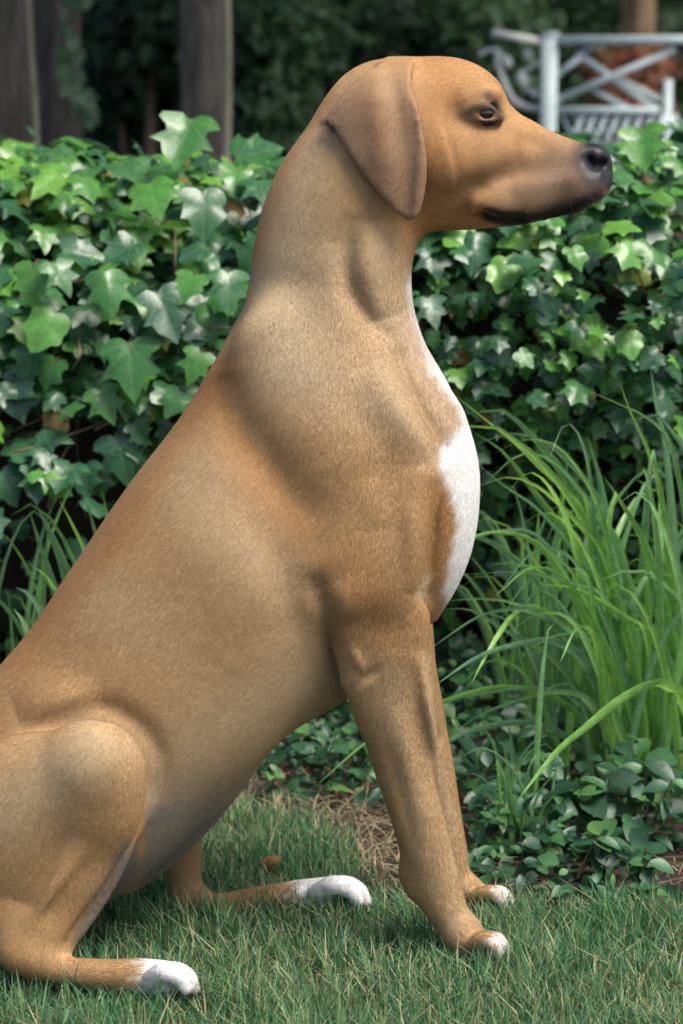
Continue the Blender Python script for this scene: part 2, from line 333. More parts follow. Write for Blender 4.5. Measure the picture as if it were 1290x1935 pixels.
# the leaves one can pick apart: each its own part
def poisson(P, S, need):
    got = []
    for i in range(len(P)):
        if all(np.linalg.norm(P[i] - P[j]) > .47 * (S[i] + S[j]) * .9 for j in got): got.append(i)
        if len(got) >= need: break
    return np.array(got)
hero = [(348, 262, 118, .90, (.1, -.75, .6), (-.25, 0, -1), 3), (290, 372, 105, .84, (-.1, -.5, .8), (.3, -.6, -.8), 2), (385, 395, 100, .80, (.3, -.8, .5), (-.1, 0, -1), 4), (245, 690, 118, .70, (-.2, -.85, .4), (.15, 0, -1), 0),
        (312, 590, 108, .72, (.35, -.75, .5), (.2, 0, -1), 3), (205, 545, 90, .72, (.1, -.8, .5), (.1, 0, -1), 1), (60, 530, 90, .74, (-.3, -.8, .4), (.05, 0, -1), 4), (85, 620, 95, .72, (0, -.8, .5), (-.4, 0, -.8), 7),
        (115, 520, 75, .73, (.3, -.8, .6), (.3, 0, -1), 0), (480, 290, 95, .88, (-.2, -.6, .8), (.8, 0, .2), 3), (445, 330, 70, .84, (.2, -.6, .8), (-.2, 0, -1), 4), (235, 320, 70, .86, (0, -.4, .9), (.3, -.3, -.6), 2),
        (90, 345, 80, .85, (0, -.5, .9), (-.4, -.3, -.5), 0), (165, 350, 75, .84, (.3, -.5, .8), (.2, -.4, -.7), 6), (430, 545, 85, .70, (0, -.8, .5), (0, 0, -1), 0), (230, 865, 100, .72, (0, -.95, .2), (.2, 0, -1), 0),
        (105, 800, 60, .76, (0, -.9, .3), (0, 0, -1), 7), (255, 760, 62, .74, (.2, -.9, .3), (0, 0, -1), 4), (95, 700, 65, .74, (-.2, -.8, .5), (-.3, 0, -1), 5), (230, 475, 75, .76, (0, -.7, .6), (-.6, 0, -.6), 3),
        (370, 690, 70, .70, (0, -.9, .4), (-.4, 0, -1), 0), (330, 760, 62, .70, (0, -.9, .4), (-.5, 0, -1), 2),
        (895, 470, 88, .78, (0, -.75, .6), (-.1, 0, -1), 1), (985, 450, 85, .78, (.1, -.7, .7), (-.7, 0, -.4), 2), (1010, 525, 62, .76, (0, -.8, .5), (0, 0, -1), 7), (820, 490, 80, .78, (.1, -.7, .6), (.1, 0, -1), 0),
        (1110, 440, 90, .80, (0, -.6, .8), (.3, 0, -1), 3), (1200, 400, 95, .82, (.1, -.6, .8), (-.3, 0, -1), 0), (1235, 440, 85, .78, (0, -.7, .6), (.2, 0, -1), 4), (1215, 275, 95, .88, (-.1, -.8, .6), (.1, 0, -1), 3), (1150, 330, 80, .86, (.2, -.6, .8), (-.2, 0, -1), 2),
        (815, 585, 68, .74, (0, -.8, .6), (.2, 0, -1), 0), (1105, 640, 100, .70, (.15, -.6, .8), (.3, 0, -1), 3), (1190, 660, 90, .70, (-.1, -.7, .7), (-.9, 0, -.1), 2), (1200, 510, 80, .76, (.1, -.8, .6), (-.3, 0, -1), 5),
        (1040, 700, 55, .70, (0, -.8, .5), (0, 0, -1), 4), (1030, 590, 60, .74, (0, -.7, .6), (-.3, 0, -1), 6)]
ivy_me = []
for k, (tv, tf) in enumerate(IVY):
    me = mesh_from('ivy_leaf', tv, tf); vattr(me, 'luv', tv, 'FLOAT_VECTOR'); vattr(me, 'rnd', np.zeros(len(tv))); me.materials.append(M_IVY); ivy_me.append(me)
from mathutils import Matrix
leaf_no = 0
def place_leaf(P, R, S, k, parent, base, meshes, name):
    o = bpy.data.objects.new(name, meshes[k]); scene.collection.objects.link(o); o.parent = parent
    M4 = Matrix.Identity(4)
    for i in range(3):
        for j in range(3): M4[i][j] = R[i, j] * S
        M4[i][3] = P[i] - base[i]
    o.matrix_basis = M4; return o
stalks = []
def stalk(P, R, S):
    b = P; q = P - R[:, 2] * S * .35 - np.array([0, -.02, .0]) - R[:, 1] * S * .25; stalks.append(tube([b, (b + q) / 2 + R[:, 2] * .003, q + np.array([0, .03, -.01])], [.0009, .0011, .0013], 5))
Hc = []
for (x, y, w, Yd, nn, tt, k) in hero:
    R = frames(np.array(nn, float), np.array(tt, float)); c = at(x, y, Yd); S = w * mpp(c) / 1.12; p = c - R[:, 1] * S * .4; Hc.append(c); place_leaf(p, R, S, k, hedge, HB, ivy_me, 'ivy_leaf'); stalk(p, R, S)
Hc = np.array(Hc)
P, N, tip, S = hedge_leaves(11000, 21, (-.035, .015), (-.66, .66), (.05, 1.0)); px, py = proj(P)
vis = (px > -25) & (px < 1315) & (py > 255) & (py < 1120) & ~((px > 545) & (px < 770) & (py > 250)) & ~((px > 640) & (px < 1000) & (py < 415)) & ~((px > 0.0) & (py > 1235 - px * 1.35 + 120) & (px < 800))
vis &= ~((px > 470) & (px < 800) & (py > 620))
P, N, tip, S = P[vis], N[vis], tip[vis], S[vis]
free = np.array([np.min(np.linalg.norm(p - Hc, axis=1)) > .028 for p in P]); P, N, tip, S = P[free], N[free], tip[free], S[free]
got = poisson(P, S, 300 - len(hero)); R = frames(N[got], tip[got])
for i, g_ in enumerate(got):
    place_leaf(P[g_], R[i], S[g_], int(RNG.integers(0, 8)), hedge, HB, ivy_me, 'ivy_leaf'); stalk(P[g_], R[i], S[g_])
# the leaves behind and between them, too many to pick apart
P, N, tip, S = hedge_leaves(7000, 22, (.015, .16)); P2, N2, t2, S2 = hedge_leaves(4600, 23, (-.02, .03), (-1.6, 1.6), (.0, 1.25))
px, py = proj(P2); ok = ~((px > -25) & (px < 1315) & (py > 235)) | (RNG.random(len(P2)) < .62)
P, N, tip, S = [np.concatenate(q) for q in ((P, P2[ok]), (N, N2[ok]), (tip, t2[ok]), (S, S2[ok]))]
add('ivy_foliage', scatter_mesh('ivy_foliage', IVY, P - HB, frames(N, tip), S * .95, RNG.random(len(P))), M_IVY, hedge, kind='stuff')
n = NT('stem'); pos = n.new('ShaderNodeNewGeometry').outputs['Position']; n.link(n.ramp(n.noise(60, 4, .6, pos), [(.3, (.07, .045, .03)), (.7, (.20, .14, .09))]), n.b.inputs['Base Color']); n.b.inputs['Roughness'].default_value = .8; M_STEM = n.m
v, f = join(stalks); add('leaf_stalks', mesh_from('leaf_stalks', v - HB, f), M_STEM, hedge, kind='stuff')
def vine(pts, r): 
    p = [at(x, y, Yd) for x, y, Yd in pts]; p = catmull(np.c_[np.array(p), np.zeros((len(p), 2))], 5)[:, :3]; v, f = tube(p - HB, np.linspace(r, r * .6, len(p)), 7); add('stem', mesh_from('stem', v, f), M_STEM, hedge)
vine([(-20, 862, .74), (40, 852, .72), (95, 832, .73), (160, 812, .75), (240, 776, .78)], .0022)
vine([(180, 812, .74), (240, 780, .73), (300, 740, .74), (350, 700, .78)], .0018)
vine([(90, 960, .76), (110, 880, .76), (150, 800, .8), (160, 700, .84)], .0015)
vine([(330, 440, .8), (331, 500, .77), (322, 560, .8)], .0012); vine([(135, 700, .71), (150, 672, .70), (148, 640, .74)], .0014); vine([(395, 620, .72), (430, 619, .72), (470, 622, .74)], .0014)
r = np.random.default_rng(5); tw = []
for i in range(150):
    x = r.uniform(-1.4, 1.4); s0 = r.uniform(.05, .75); p = hedge_pt(np.array([x]), np.array([s0]))[0] + [0, r.uniform(.04, .14), 0]; d = norm(r.normal(0, 1, 3) * [1, .3, 1.1]); L = r.uniform(.06, .22)
    tw.append(tube([p, p + d * L * .5 + r.normal(0, .01, 3), p + d * L + r.normal(0, .02, 3)], [.0016, .0013, .0008], 5))
v, f = join(tw); add('twigs', mesh_from('twigs', v - HB, f), M_STEM, hedge, kind='stuff')
# dark sheet inside the hedge, for the shade between its leaves
xs = np.linspace(-1.7, 1.7, 90); ss = np.linspace(0, 1.2, 22); XX, SS = np.meshgrid(xs, ss, indexing='ij'); C = hedge_pt(XX.ravel(), SS.ravel()) - hedge_n(SS.ravel()) * .17 + RNG.normal(0, .012, (XX.size, 3)) - HB
i_ = (np.arange(89)[:, None] * 22 + np.arange(21)).ravel(); n = NT('hedge_shade'); n.b.inputs['Base Color'].default_value = (.018, .013, .009, 1); n.b.inputs['Roughness'].default_value = 1
add('dark_core_sheet', mesh_from('dark_core_sheet', C, np.stack([i_, i_ + 22, i_ + 23, i_ + 1], -1)), n.m, hedge)

# ---------------- strap-leaved clumps ----------------
M_STRAP = leaf_material('strap_leaf', [(0, (.16, .30, .17)), (.4, (.17, .34, .14)), (.7, (.17, .38, .09)), (1, (.25, .47, .10))], .32, False, .42, .6)
def strap_clump(base_px, label, blades, Yb, seed, n_rand, spread, hh, group, wid=.0085, lean=.5):
    b0 = on_ground(*base_px); root = empty('strap_leaf_clump', tuple(b0), label, 'plant', group); r = np.random.default_rng(seed)
    for (pts, w, Yt) in blades:
        pts = pts[::-1]; ys = np.linspace(Yb, Yt, len(pts)); W = np.array([at(x, y, yy) for (x, y), yy in zip(pts, ys)]); g0 = b0 + r.normal(0, .018, 3) * [1, 1, 0]
        W = np.vstack([g0, W]); v, f, l = blade(W - b0, w * 1.45, 26, .18, r.uniform(-.5, .5)); me = mesh_from('leaf_blade', v, f); vattr(me, 'luv', l, 'FLOAT_VECTOR'); vattr(me, 'rnd', np.full(len(v), r.random() * .0)); add('leaf_blade', me, M_STRAP, root)
    for i in range(n_rand):
        a = r.uniform(0, 2 * math.pi); d = np.array([math.cos(a), math.sin(a) * .7, 0]); L = hh * r.uniform(.6, 1.15); ln = r.uniform(.1, lean); g0 = r.normal(0, spread, 3) * [1, 1, 0]
        droop = r.uniform(.1, .9) * ln
        W = np.array([g0, g0 + d * L * .12 * ln + [0, 0, L * .35], g0 + d * L * .45 * ln + [0, 0, L * .72], g0 + d * L * .95 * ln + [0, 0, L * (.98 - .25 * droop)], g0 + d * L * 1.35 * ln + [0, 0, L * (1.02 - .7 * droop)]])
        v, f, l = blade(W, wid * r.uniform(.6, 1.15), 14, .2, r.uniform(-.6, .6)); me = mesh_from('leaf_blade', v, f); vattr(me, 'luv', l, 'FLOAT_VECTOR'); vattr(me, 'rnd', np.zeros(len(v))); add('leaf_blade', me, M_STRAP, root)
    return root
B = [([(876, 784), (946, 775), (977, 796), (1031, 854), (1082, 920), (1132, 978), (1178, 1080), (1200, 1300)], .0105, .45), ([(853, 742), (915, 792), (977, 842), (1031, 897), (1109, 970), (1180, 1200)], .006, .45),
     ([(896, 819), (946, 850), (993, 908), (1039, 970), (1090, 1040), (1165, 1240)], .008, .42), ([(907, 881), (954, 920), (1031, 978), (1140, 1130), (1190, 1300)], .005, .42), ([(1109, 823), (1132, 905), (1146, 1000), (1158, 1120), (1168, 1300)], .012, .50),
     ([(868, 1086), (992, 1082), (1093, 1105), (1147, 1136), (1200, 1280)], .004, .32), ([(1016, 1105), (1070, 1109), (1120, 1128), (1186, 1171), (1240, 1214), (1262, 1350)], .0065, .36),
     ([(814, 1225), (895, 1171), (946, 1155), (1000, 1155), (1054, 1190), (1108, 1244), (1145, 1340)], .0075, .26), ([(892, 1289), (915, 1245), (945, 1195), (975, 1160), (1010, 1150), (1060, 1190), (1120, 1290)], .008, .27),
     ([(822, 1295), (907, 1240), (992, 1217), (1054, 1215), (1110, 1260), (1150, 1380)], .0085, .25), ([(841, 1136), (907, 1132), (969, 1140), (1031, 1167), (1089, 1198), (1147, 1229), (1195, 1320)], .007, .30),
     ([(845, 1392), (915, 1349), (992, 1322), (1054, 1310), (1110, 1325), (1150, 1400)], .0085, .25), ([(834, 1326), (922, 1310), (1000, 1302), (1080, 1318), (1140, 1400)], .0045, .27),
     ([(600, 1482), (690, 1405), (780, 1352), (860, 1320), (950, 1300), (1050, 1320), (1130, 1400)], .006, .28), ([(660, 1545), (722, 1490), (800, 1430), (900, 1380), (1020, 1370), (1120, 1430)], .0065, .22),
     ([(840, 1150), (895, 1155), (960, 1195), (1040, 1240), (1110, 1330)], .005, .30), ([(1000, 1225), (1060, 1200), (1130, 1210), (1180, 1290)], .005, .3)]
r = np.random.default_rng(99)
for i in range(22):
    tx, ty = r.uniform(840, 1060), r.uniform(790, 1330); pk = ty - r.uniform(20, 90); bx = 1165 + r.normal(0, 25)
    B.append(([(tx, ty), (tx + (bx - tx) * .28, pk + 6), (tx + (bx - tx) * .58, pk + r.uniform(15, 70)), (bx - 30, pk + r.uniform(160, 260)), (bx, max(pk + 330, 1380))], r.uniform(.0035, .0075), r.uniform(.27, .45)))
strap_clump((1165, 1495), 'arching strap-leaved clump beside the front legs, its long blades reaching left behind the chest', B, .48, 31, 28, .045, .38, 'strap-leaved clumps', .0115, .6)
B = [([(978, 1512), (1051, 1423), (1109, 1376), (1167, 1330), (1225, 1299), (1262, 1297), (1300, 1340), (1320, 1440)], .0125, .14), ([(1109, 738), (1163, 761), (1225, 792), (1270, 850), (1300, 1100)], .006, .45), ([(1171, 722), (1190, 777), (1225, 854), (1250, 950), (1275, 1200)], .0075, .45),
     ([(1229, 691), (1240, 769), (1258, 846), (1272, 1000), (1290, 1300)], .009, .46), ([(1140, 900), (1180, 960), (1230, 1060), (1280, 1250)], .009, .42), ([(1150, 1120), (1200, 1150), (1250, 1220), (1290, 1350)], .008, .36)]
strap_clump((1300, 1500), 'strap-leaved clump at the right edge with one broad pale blade bending down to the left', B, .47, 32, 26, .05, .45, 'strap-leaved clumps', .012, .5)
B = [([(900, 955), (946, 1028), (977, 1105), (1000, 1200)], .012, .58), ([(985, 990), (988, 1080), (995, 1200)], .009, .6), ([(1018, 960), (1012, 1080), (1006, 1200)], .011, .6), ([(1075, 850), (1060, 960), (1035, 1200)], .008, .58)]
strap_clump((1010, 1440), 'small upright strap-leaved clump in the shade between the chest and the big clump', B, .60, 33, 22, .03, .36, 'strap-leaved clumps', .008, .4)
strap_clump((975, 1600), 'short young tuft of narrow blades at the lawn edge below the big clump', [([(960, 1360), (968, 1420), (975, 1500)], .007, .36)], .38, 34, 16, .02, .13, 'strap-leaved clumps', .004, .5)
strap_clump((1235, 1690), 'single stubby yellow-green shoot at the lower right lawn edge', [([(1222, 1625), (1224, 1660), (1226, 1690)], .009, .16)], .16, 35, 3, .006, .04, 'strap-leaved clumps', .004, .4)
B = [([(55, 965), (75, 1030), (100, 1110), (120, 1200)], .009, .56), ([(66, 950), (100, 1020), (125, 1090), (140, 1200)], .012, .55), ([(112, 945), (140, 1000), (165, 1060), (170, 1150)], .009, .57), ([(160, 940), (175, 990), (185, 1040), (188, 1150)], .007, .57),
     ([(190, 922), (200, 960), (203, 1010), (200, 1150)], .006, .57), ([(30, 1110), (60, 1130), (90, 1200)], .009, .5), ([(25, 1150), (45, 1180), (70, 1250)], .009, .5), ([(55, 1065), (95, 1100), (115, 1180)], .005, .5)]
strap_clump((110, 1440), 'spiky strap-leaved clump in the lower left, poking up behind the back of the dog', B, .60, 36, 30, .05, .33, 'strap-leaved clumps', .007, .45)

# ---------------- low leafy ground cover ----------------
M_LOW = leaf_material('ground_cover', [(0, (.016, .055, .028)), (.4, (.026, .090, .040)), (.8, (.045, .14, .045)), (1, (.10, .21, .055))], .42, False, .25, .5)
small_me = []
for tv, tf in SMALL:
    me = mesh_from('leaf', tv, tf); vattr(me, 'luv', tv, 'FLOAT_VECTOR'); vattr(me, 'rnd', np.zeros(len(tv))); me.materials.append(M_LOW); small_me.append(me)
def low_plant(px, py, h, size, nl, label, seed, Yf=None):
    r = np.random.default_rng(seed); b0 = on_ground(px, py); root = empty('leafy_plant', tuple(b0), label, 'plant', 'low leafy plants at the edge of the bed'); st = []
    ns = max(2, nl // 6)
    for s_ in range(ns):
        a = r.uniform(0, 2 * math.pi); d = np.array([math.cos(a), math.sin(a), 0]) * r.uniform(.2, .8) * h; top = d + [0, 0, h * r.uniform(.7, 1.1)]; st.append(tube([np.zeros(3), top * .5 + [0, 0, h * .1], top], [.0016, .0013, .001], 5))
        for k in range(nl // ns):
            t = .45 + .55 * (k + 1) / (nl // ns); p = top * t; a2 = k * 2.4 + r.uniform(-.4, .4); dd = np.array([math.cos(a2), math.sin(a2), r.uniform(-.1, .5)])
            R = frames(np.array([0, -.35, 1.0]) + r.normal(0, .3, 3), dd); place_leaf(p, R, size * r.uniform(.55, 1.0), int(r.integers(0, 3)), root, (0, 0, 0), small_me, 'leaf')
    v, f = join(st); add('stem', mesh_from('stem', v, f), M_STEM, root)
for a in [(1130, 1600, .085, .050, 24, 'bushy ground-cover plant with broad dark leaves, largest in the lower right corner', 1), (1225, 1590, .09, .048, 24, 'dark leafy plant cut by the right edge under the arching blade', 2), (935, 1560, .055, .045, 12, 'small leafy plant with one pale round leaf right beside the far front leg', 3),
          (1090, 1660, .05, .036, 14, 'low leafy plant spilling over the lawn edge left of the biggest one', 4), (1200, 1680, .05, .034, 14, 'low leafy plant at the lawn edge near the stubby shoot', 5), (1010, 1650, .04, .026, 14, 'weedy little plant with pale narrow leaves at the lawn edge', 6),
          (600, 1480, .06, .028, 18, 'small-leaved plant seen under the belly, middle of that gap', 7), (520, 1500, .05, .024, 16, 'tiny green plant under the belly beside the flank', 8), (675, 1470, .075, .030, 18, 'small-leaved dark plant just left of the front elbow', 9), (1160, 1655, .06, .034, 16, 'leafy plant in the lower right, between the biggest plant and the lawn', 11), (985, 1600, .06, .034, 16, 'leafy plant between the short tuft and the far front leg', 12), (1060, 1570, .07, .036, 18, 'leafy plant left of the biggest one, under the arching blades', 13), (1045, 1480, .10, .034, 20, 'dark leafy plant in deep shade below the arching blades', 10)]:
    low_plant(*a)
r = np.random.default_rng(77); n_ = 15000; P = np.c_[r.uniform(-1.3, 1.3, n_), r.uniform(.08, .95, n_), r.random(n_) ** 1.6 * .10]
px, py = proj(P * [1, 1, 0]); edge = np.interp(px, [0, 380, 700, 860, 920, 1290], [1500, 1500, 1520, 1600, 1705, 1730]); ok = (py < edge - 20 * r.random(n_)) & (vnoise(P[:, 0], P[:, 1], 9, 31) .__gt__(.33)); P = P[ok]; n_ = len(P); P[:, 2] *= np.clip((edge[ok] - py[ok]) / 120, .2, 1)
add('low_ground_cover', scatter_mesh('low_ground_cover', SMALL, P, frames(np.array([0, -.5, 1.0]) + r.normal(0, .45, (n_, 3)), r.normal(0, 1, (n_, 3)) * [1, 1, .4]), r.uniform(.012, .030, n_), r.random(n_)), M_LOW, kind='stuff', label='small dark-leaved ground cover filling the bed in front of the hedge', cat='ground cover')
# ---------------- trees behind ----------------
def bark(name, lo, hi):
    n = NT(name); tc = n.new('ShaderNodeTexCoord').outputs['Object']; mp = n.new('ShaderNodeMapping'); mp.inputs['Scale'].default_value = (1, 1, .18); n.link(tc, mp.inputs[0])
    a = n.noise(34, 6, .65, mp.outputs[0], .6); b = n.noise(5, 4, .6, tc)
    n.link(n.mix(.5, n.ramp(a, [(.32, lo), (.68, hi)]), n.ramp(b, [(.3, .55), (.7, 1.4)]), 'MULTIPLY'), n.b.inputs['Base Color']); n.b.inputs['Roughness'].default_value = .9; n.bump(a, 1.0, .03); return n.m
M_BARK = bark('bark', (.045, .038, .030), (.20, .175, .14)); M_BARK2 = bark('sunlit_warm_bark', (.13, .08, .045), (.42, .28, .16))  # second bark is lightened so its trunk looks sunlit
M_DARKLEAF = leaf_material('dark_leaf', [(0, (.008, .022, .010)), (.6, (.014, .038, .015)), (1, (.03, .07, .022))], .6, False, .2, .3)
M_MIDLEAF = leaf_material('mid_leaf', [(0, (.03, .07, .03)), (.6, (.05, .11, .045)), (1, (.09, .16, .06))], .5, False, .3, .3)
def cluster(n, centres, rad, seed, size, squash=.8):
    r = np.random.default_rng(seed); c = np.array(centres)[r.integers(0, len(centres), n)]; d = norm(r.normal(0, 1, (n, 3))) * (r.random(n) ** .45 * rad)[:, None] * [1, 1, squash]; N = d + [0, 0, rad * .7] + r.normal(0, rad * .4, (n, 3))
    return c + d, frames(N, r.normal(0, 1, (n, 3)) + [0, 0, -.4]), r.uniform(.6, 1.3, n) * size, r.random(n)
def tree(px0, px1, Y, label, seed, mat=M_BARK, height=6.5, crown=(2.1, 4.6), nl=5200, twist=0.0):
    r = np.random.default_rng(seed); cpx = (px0 + px1) / 2; c = at(cpx, 150, Y); R0 = (px1 - px0) / 2 * mpp(c); root = empty('tree', (c[0], Y, 0), label, 'tree', 'trees behind the hedge')
    hs = np.array([-.05, .1, .3, .8, 1.6, 3.0, height * .75]); rr = R0 * np.array([1.35, 1.18, 1.05, 1.0, .95, .8, .45]); V3 = []; F = []; seg = 28; rings = 60
    zz = np.linspace(hs[0], hs[-1], rings)
    for i, z in enumerate(zz):
        for j in range(seg):
            a = 2 * math.pi * j / seg; q = np.interp(z, hs, rr) * (1 + .05 * math.sin(3 * a + seed + z) + .035 * math.sin(7 * a + z * 2) + .03 * math.sin(13 * a + 5 * z)); V3.append((math.cos(a) * q + twist * z, math.sin(a) * q, z))
    for i in range(rings - 1):
        for j in range(seg): F.append((i * seg + j, i * seg + (j + 1) % seg, (i + 1) * seg + (j + 1) % seg, (i + 1) * seg + j))
    add('trunk', mesh_from('trunk', np.array(V3), np.array(F)), mat, root)
    limbs = []; cen = []
    for k in range(9):
        a = k * 2.4 + r.uniform(-.3, .3); z0 = r.uniform(crown[0] + .1, height * .7); L = r.uniform(1.0, 2.2); e = np.array([math.cos(a) * L, math.sin(a) * L, z0 + L * .55]); s_ = np.array([twist * z0, 0, z0]); limbs.append(tube([s_, (s_ + e) / 2 + [0, 0, -.1], e], [R0 * .4, R0 * .25, R0 * .08], 7)); cen += [e, (s_ + e) / 2 + [0, 0, .3]]
    v, f = join(limbs); add('limbs', mesh_from('limbs', v, f), mat, root)
    P, R, S, q = cluster(nl, cen, 1.0, seed + 50, .17); P[:, 2] = np.maximum(P[:, 2], 1.75)
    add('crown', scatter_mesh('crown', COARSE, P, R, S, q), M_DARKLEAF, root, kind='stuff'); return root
tree(-40, 66, 3.2, 'dark tree trunk cut by the left edge of the picture', 1)
tree(72, 152, 3.6, 'broad brown trunk second from the left, an ivy vine hanging on it', 2)
tr = tree(342, 434, 3.0, 'grey-brown trunk rising above the ivy between the vine-hung trunk and the neck of the dog', 3)
tree(1172, 1236, 6.0, 'sunlit warm brown trunk behind the white lattice railing', 4, M_BARK2, crown=(3.2, 5.5))
tree(690, 760, 7.5, 'distant dark trunk hidden in the woods above the head of the dog', 5, nl=7000)
# slim stems beside trunks; the right one is added for a lit trunk edge
def sapling(px, Y, r_, label, lean=0):
    c = at(px, 150, Y); b0 = np.array([c[0], Y, 0]); root = empty('sapling', tuple(b0), label, 'sapling', 'slim pale saplings by the trunks')
    r = np.random.default_rng(int(px)); path = [np.array([lean * z + .006 * math.sin(z * 6 + px), 0, z]) for z in np.linspace(0, 3.2, 26)]; v, f = tube(path, np.linspace(r_, r_ * .7, 26), 8); add('stem', mesh_from('stem', v, f), M_PALE, root)
    P, R, S, q = cluster(260, [path[-1], path[-4], path[-8]], .35, int(px), .07); add('leaves', scatter_mesh('leaves', COARSE, P, R, S, q), M_MIDLEAF, root, kind='stuff')
M_PALE = bark('pale_bark', (.16, .14, .10), (.36, .32, .24))
sapling(424, 2.7, .011, 'slim pale stem added to stand for the lit right edge of the grey-brown trunk'); sapling(68, 2.9, .008, 'slim pale stem in front of the gap between the two left trunks', -.01)
# ivy vine climbing the second trunk
vb = at(140, 300, 3.25); vn = empty('ivy_vine', tuple(vb), 'pale green ivy vine hanging down the right side of the vine-hung trunk', 'vine')
ctr = [at(x, y, 3.28) for x, y in [(136, -60), (140, 0), (142, 40), (136, 80), (132, 120), (136, 150), (148, 175), (158, 195)]]; cp = catmull(np.c_[np.array(ctr), np.zeros((8, 2))], 4)[:, :3] - vb
v, f = tube(cp, .004, 6); add('stem', mesh_from('stem', v, f), M_STEM, vn)
M_VINE = leaf_material('vine_leaf', [(0, (.08, .15, .08)), (.6, (.14, .23, .12)), (1, (.25, .34, .19))], .4, True, .25, .4)
vme = []
for tv, tf in IVY[:4]:
    me = mesh_from('ivy_leaf', tv, tf); vattr(me, 'luv', tv, 'FLOAT_VECTOR'); vattr(me, 'rnd', np.zeros(len(tv))); me.materials.append(M_VINE); vme.append(me)
r = np.random.default_rng(9)
for i in range(44):
    p = cp[r.integers(0, len(cp))] + r.normal(0, .013, 3) * [1, .6, 1] - [0, .02, 0]; place_leaf(p, frames(np.array([0, -1, .5]) + r.normal(0, .3, 3), np.array([0, 0, -1]) + r.normal(0, .5, 3)), r.uniform(.022, .036), int(r.integers(0, 4)), vn, (0, 0, 0), vme, 'ivy_leaf')
# ---------------- shrubs ----------------
def shrub(boxes, Y, rad, n, size, mat, label, seed):
    cen = [at(x, y, Y + dy) for x, y, dy in boxes]; b0 = np.array([np.mean([c[0] for c in cen]), Y, 0]); root = empty('shrub', tuple(b0), label, 'shrub', 'shrubs in the shade behind the hedge')
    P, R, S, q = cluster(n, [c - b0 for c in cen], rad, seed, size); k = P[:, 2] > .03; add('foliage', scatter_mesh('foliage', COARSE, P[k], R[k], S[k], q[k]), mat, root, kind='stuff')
    br = [tube([np.array([0, 0, 0]) + RNG.normal(0, .05, 3) * [1, 1, 0], (c - b0) * .5 + [0, 0, -.05], c - b0], [.02, .014, .006], 6) for c in cen]; v, f = join(br); add('branches', mesh_from('branches', v, f), M_STEM, root)
shrub([(490, 60, 0), (520, 130, .2), (470, 180, 0), (560, 60, .3), (500, 250, 0)], 3.9, .14, 2600, .045, M_MIDLEAF, 'loose mid-green shrub between the grey-brown trunk and the head of the dog', 1)
shrub([(290, 60, 0), (300, 120, .2), (260, 200, .4), (220, 120, .3)], 4.8, .20, 2400, .05, M_DARKLEAF, 'very dark shrub in the gap between the two main trunks', 2)
shrub([(900, 60, 0), (870, 30, .2), (930, 110, .3), (880, 150, 0), (980, 60, .6)], 4.9, .14, 2600, .045, M_MIDLEAF, 'pale green shrub just left of the white railing', 3)
shrub([(680, 50, 0), (760, 60, .2), (820, 30, .4), (640, 150, 0)], 5.0, .22, 2600, .05, M_DARKLEAF, 'dark evergreen shrub behind the top of the head', 4)
shrub([(1100, 110, .6), (1150, 60, .9), (1080, 200, .4), (1130, 230, .4), (1240, 150, .9)], 6.2, .22, 2400, .05, M_DARKLEAF, 'dark shrub behind the lattice of the railing', 5)
M_RUST = leaf_material('rust_leaf', [(0, (.10, .05, .03)), (.5, (.20, .10, .045)), (.85, (.28, .13, .07)), (1, (.45, .10, .10))], .5, False, .3, .3)
shrub([(1170, 175, 0), (1215, 190, .1), (1225, 120, .1), (1150, 130, .2)], 5.6, .10, 700, .04, M_RUST, 'rusty brown shrub with a few red flowers seen through the lattice', 6)
# far woods: one dark mass
r = np.random.default_rng(4); n_ = 30000; P = np.c_[r.uniform(-9, 9, n_), r.uniform(8.5, 13, n_), r.random(n_) * 4.2 - .1]
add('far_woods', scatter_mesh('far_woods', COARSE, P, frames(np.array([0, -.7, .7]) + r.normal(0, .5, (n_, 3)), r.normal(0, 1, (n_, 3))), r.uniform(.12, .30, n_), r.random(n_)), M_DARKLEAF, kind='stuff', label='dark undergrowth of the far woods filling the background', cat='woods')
# ---------------- painted garden railing ----------------
n = NT('pale_paint'); pos = n.new('ShaderNodeNewGeometry').outputs['Position']; n.link(n.ramp(n.noise(25, 5, .65, pos), [(.3, (.50, .62, .61)), (.7, (.70, .79, .77))]), n.b.inputs['Base Color']); n.b.inputs['Roughness'].default_value = .45; M_PAINT = n.m
n = NT('white_paint'); n.b.inputs['Base Color'].default_value = (.80, .80, .74, 1); n.b.inputs['Roughness'].default_value = .4; M_WHITE = n.m
YF = 4.0; fb = at(1038, 250, YF); fb[2] = 0; fence = empty('garden_railing', tuple(fb), 'pale blue-grey painted wooden garden railing with crossed lattice at the top right', 'railing')
k_ = mpp(at(1100, 150, YF))
def fbar(name, a, b, w, d, dy=0, mat=None):
    A, Bq = at(a[0], a[1], YF) - fb, at(b[0], b[1], YF) - fb; A[1] += dy; Bq[1] += dy; v, f = bar(A, Bq, w * k_, d); me = mesh_from(name, v, f, False); return add(name, me, mat or M_PAINT, fence)
pt = at(1038, 66, YF) - fb; v, f = join([box(pt[0], 0, pt[2] / 2, 30 * k_, 30 * k_, pt[2]), box(pt[0], 0, pt[2] + .002, 33 * k_, 33 * k_, .006)]); add('post', mesh_from('post', v, f, False), M_PAINT, fence)
pt = at(1262, 150, YF) - fb; v, f = box(pt[0], .0, pt[2] / 2, 16 * k_, 16 * k_, pt[2]); add('post', mesh_from('post', v, f, False), M_PAINT, fence)
fbar('top_rail', (1054, 76), (1500, 74), 15, .05); fbar('middle_rail', (1054, 208), (1246, 208), 12, .035)
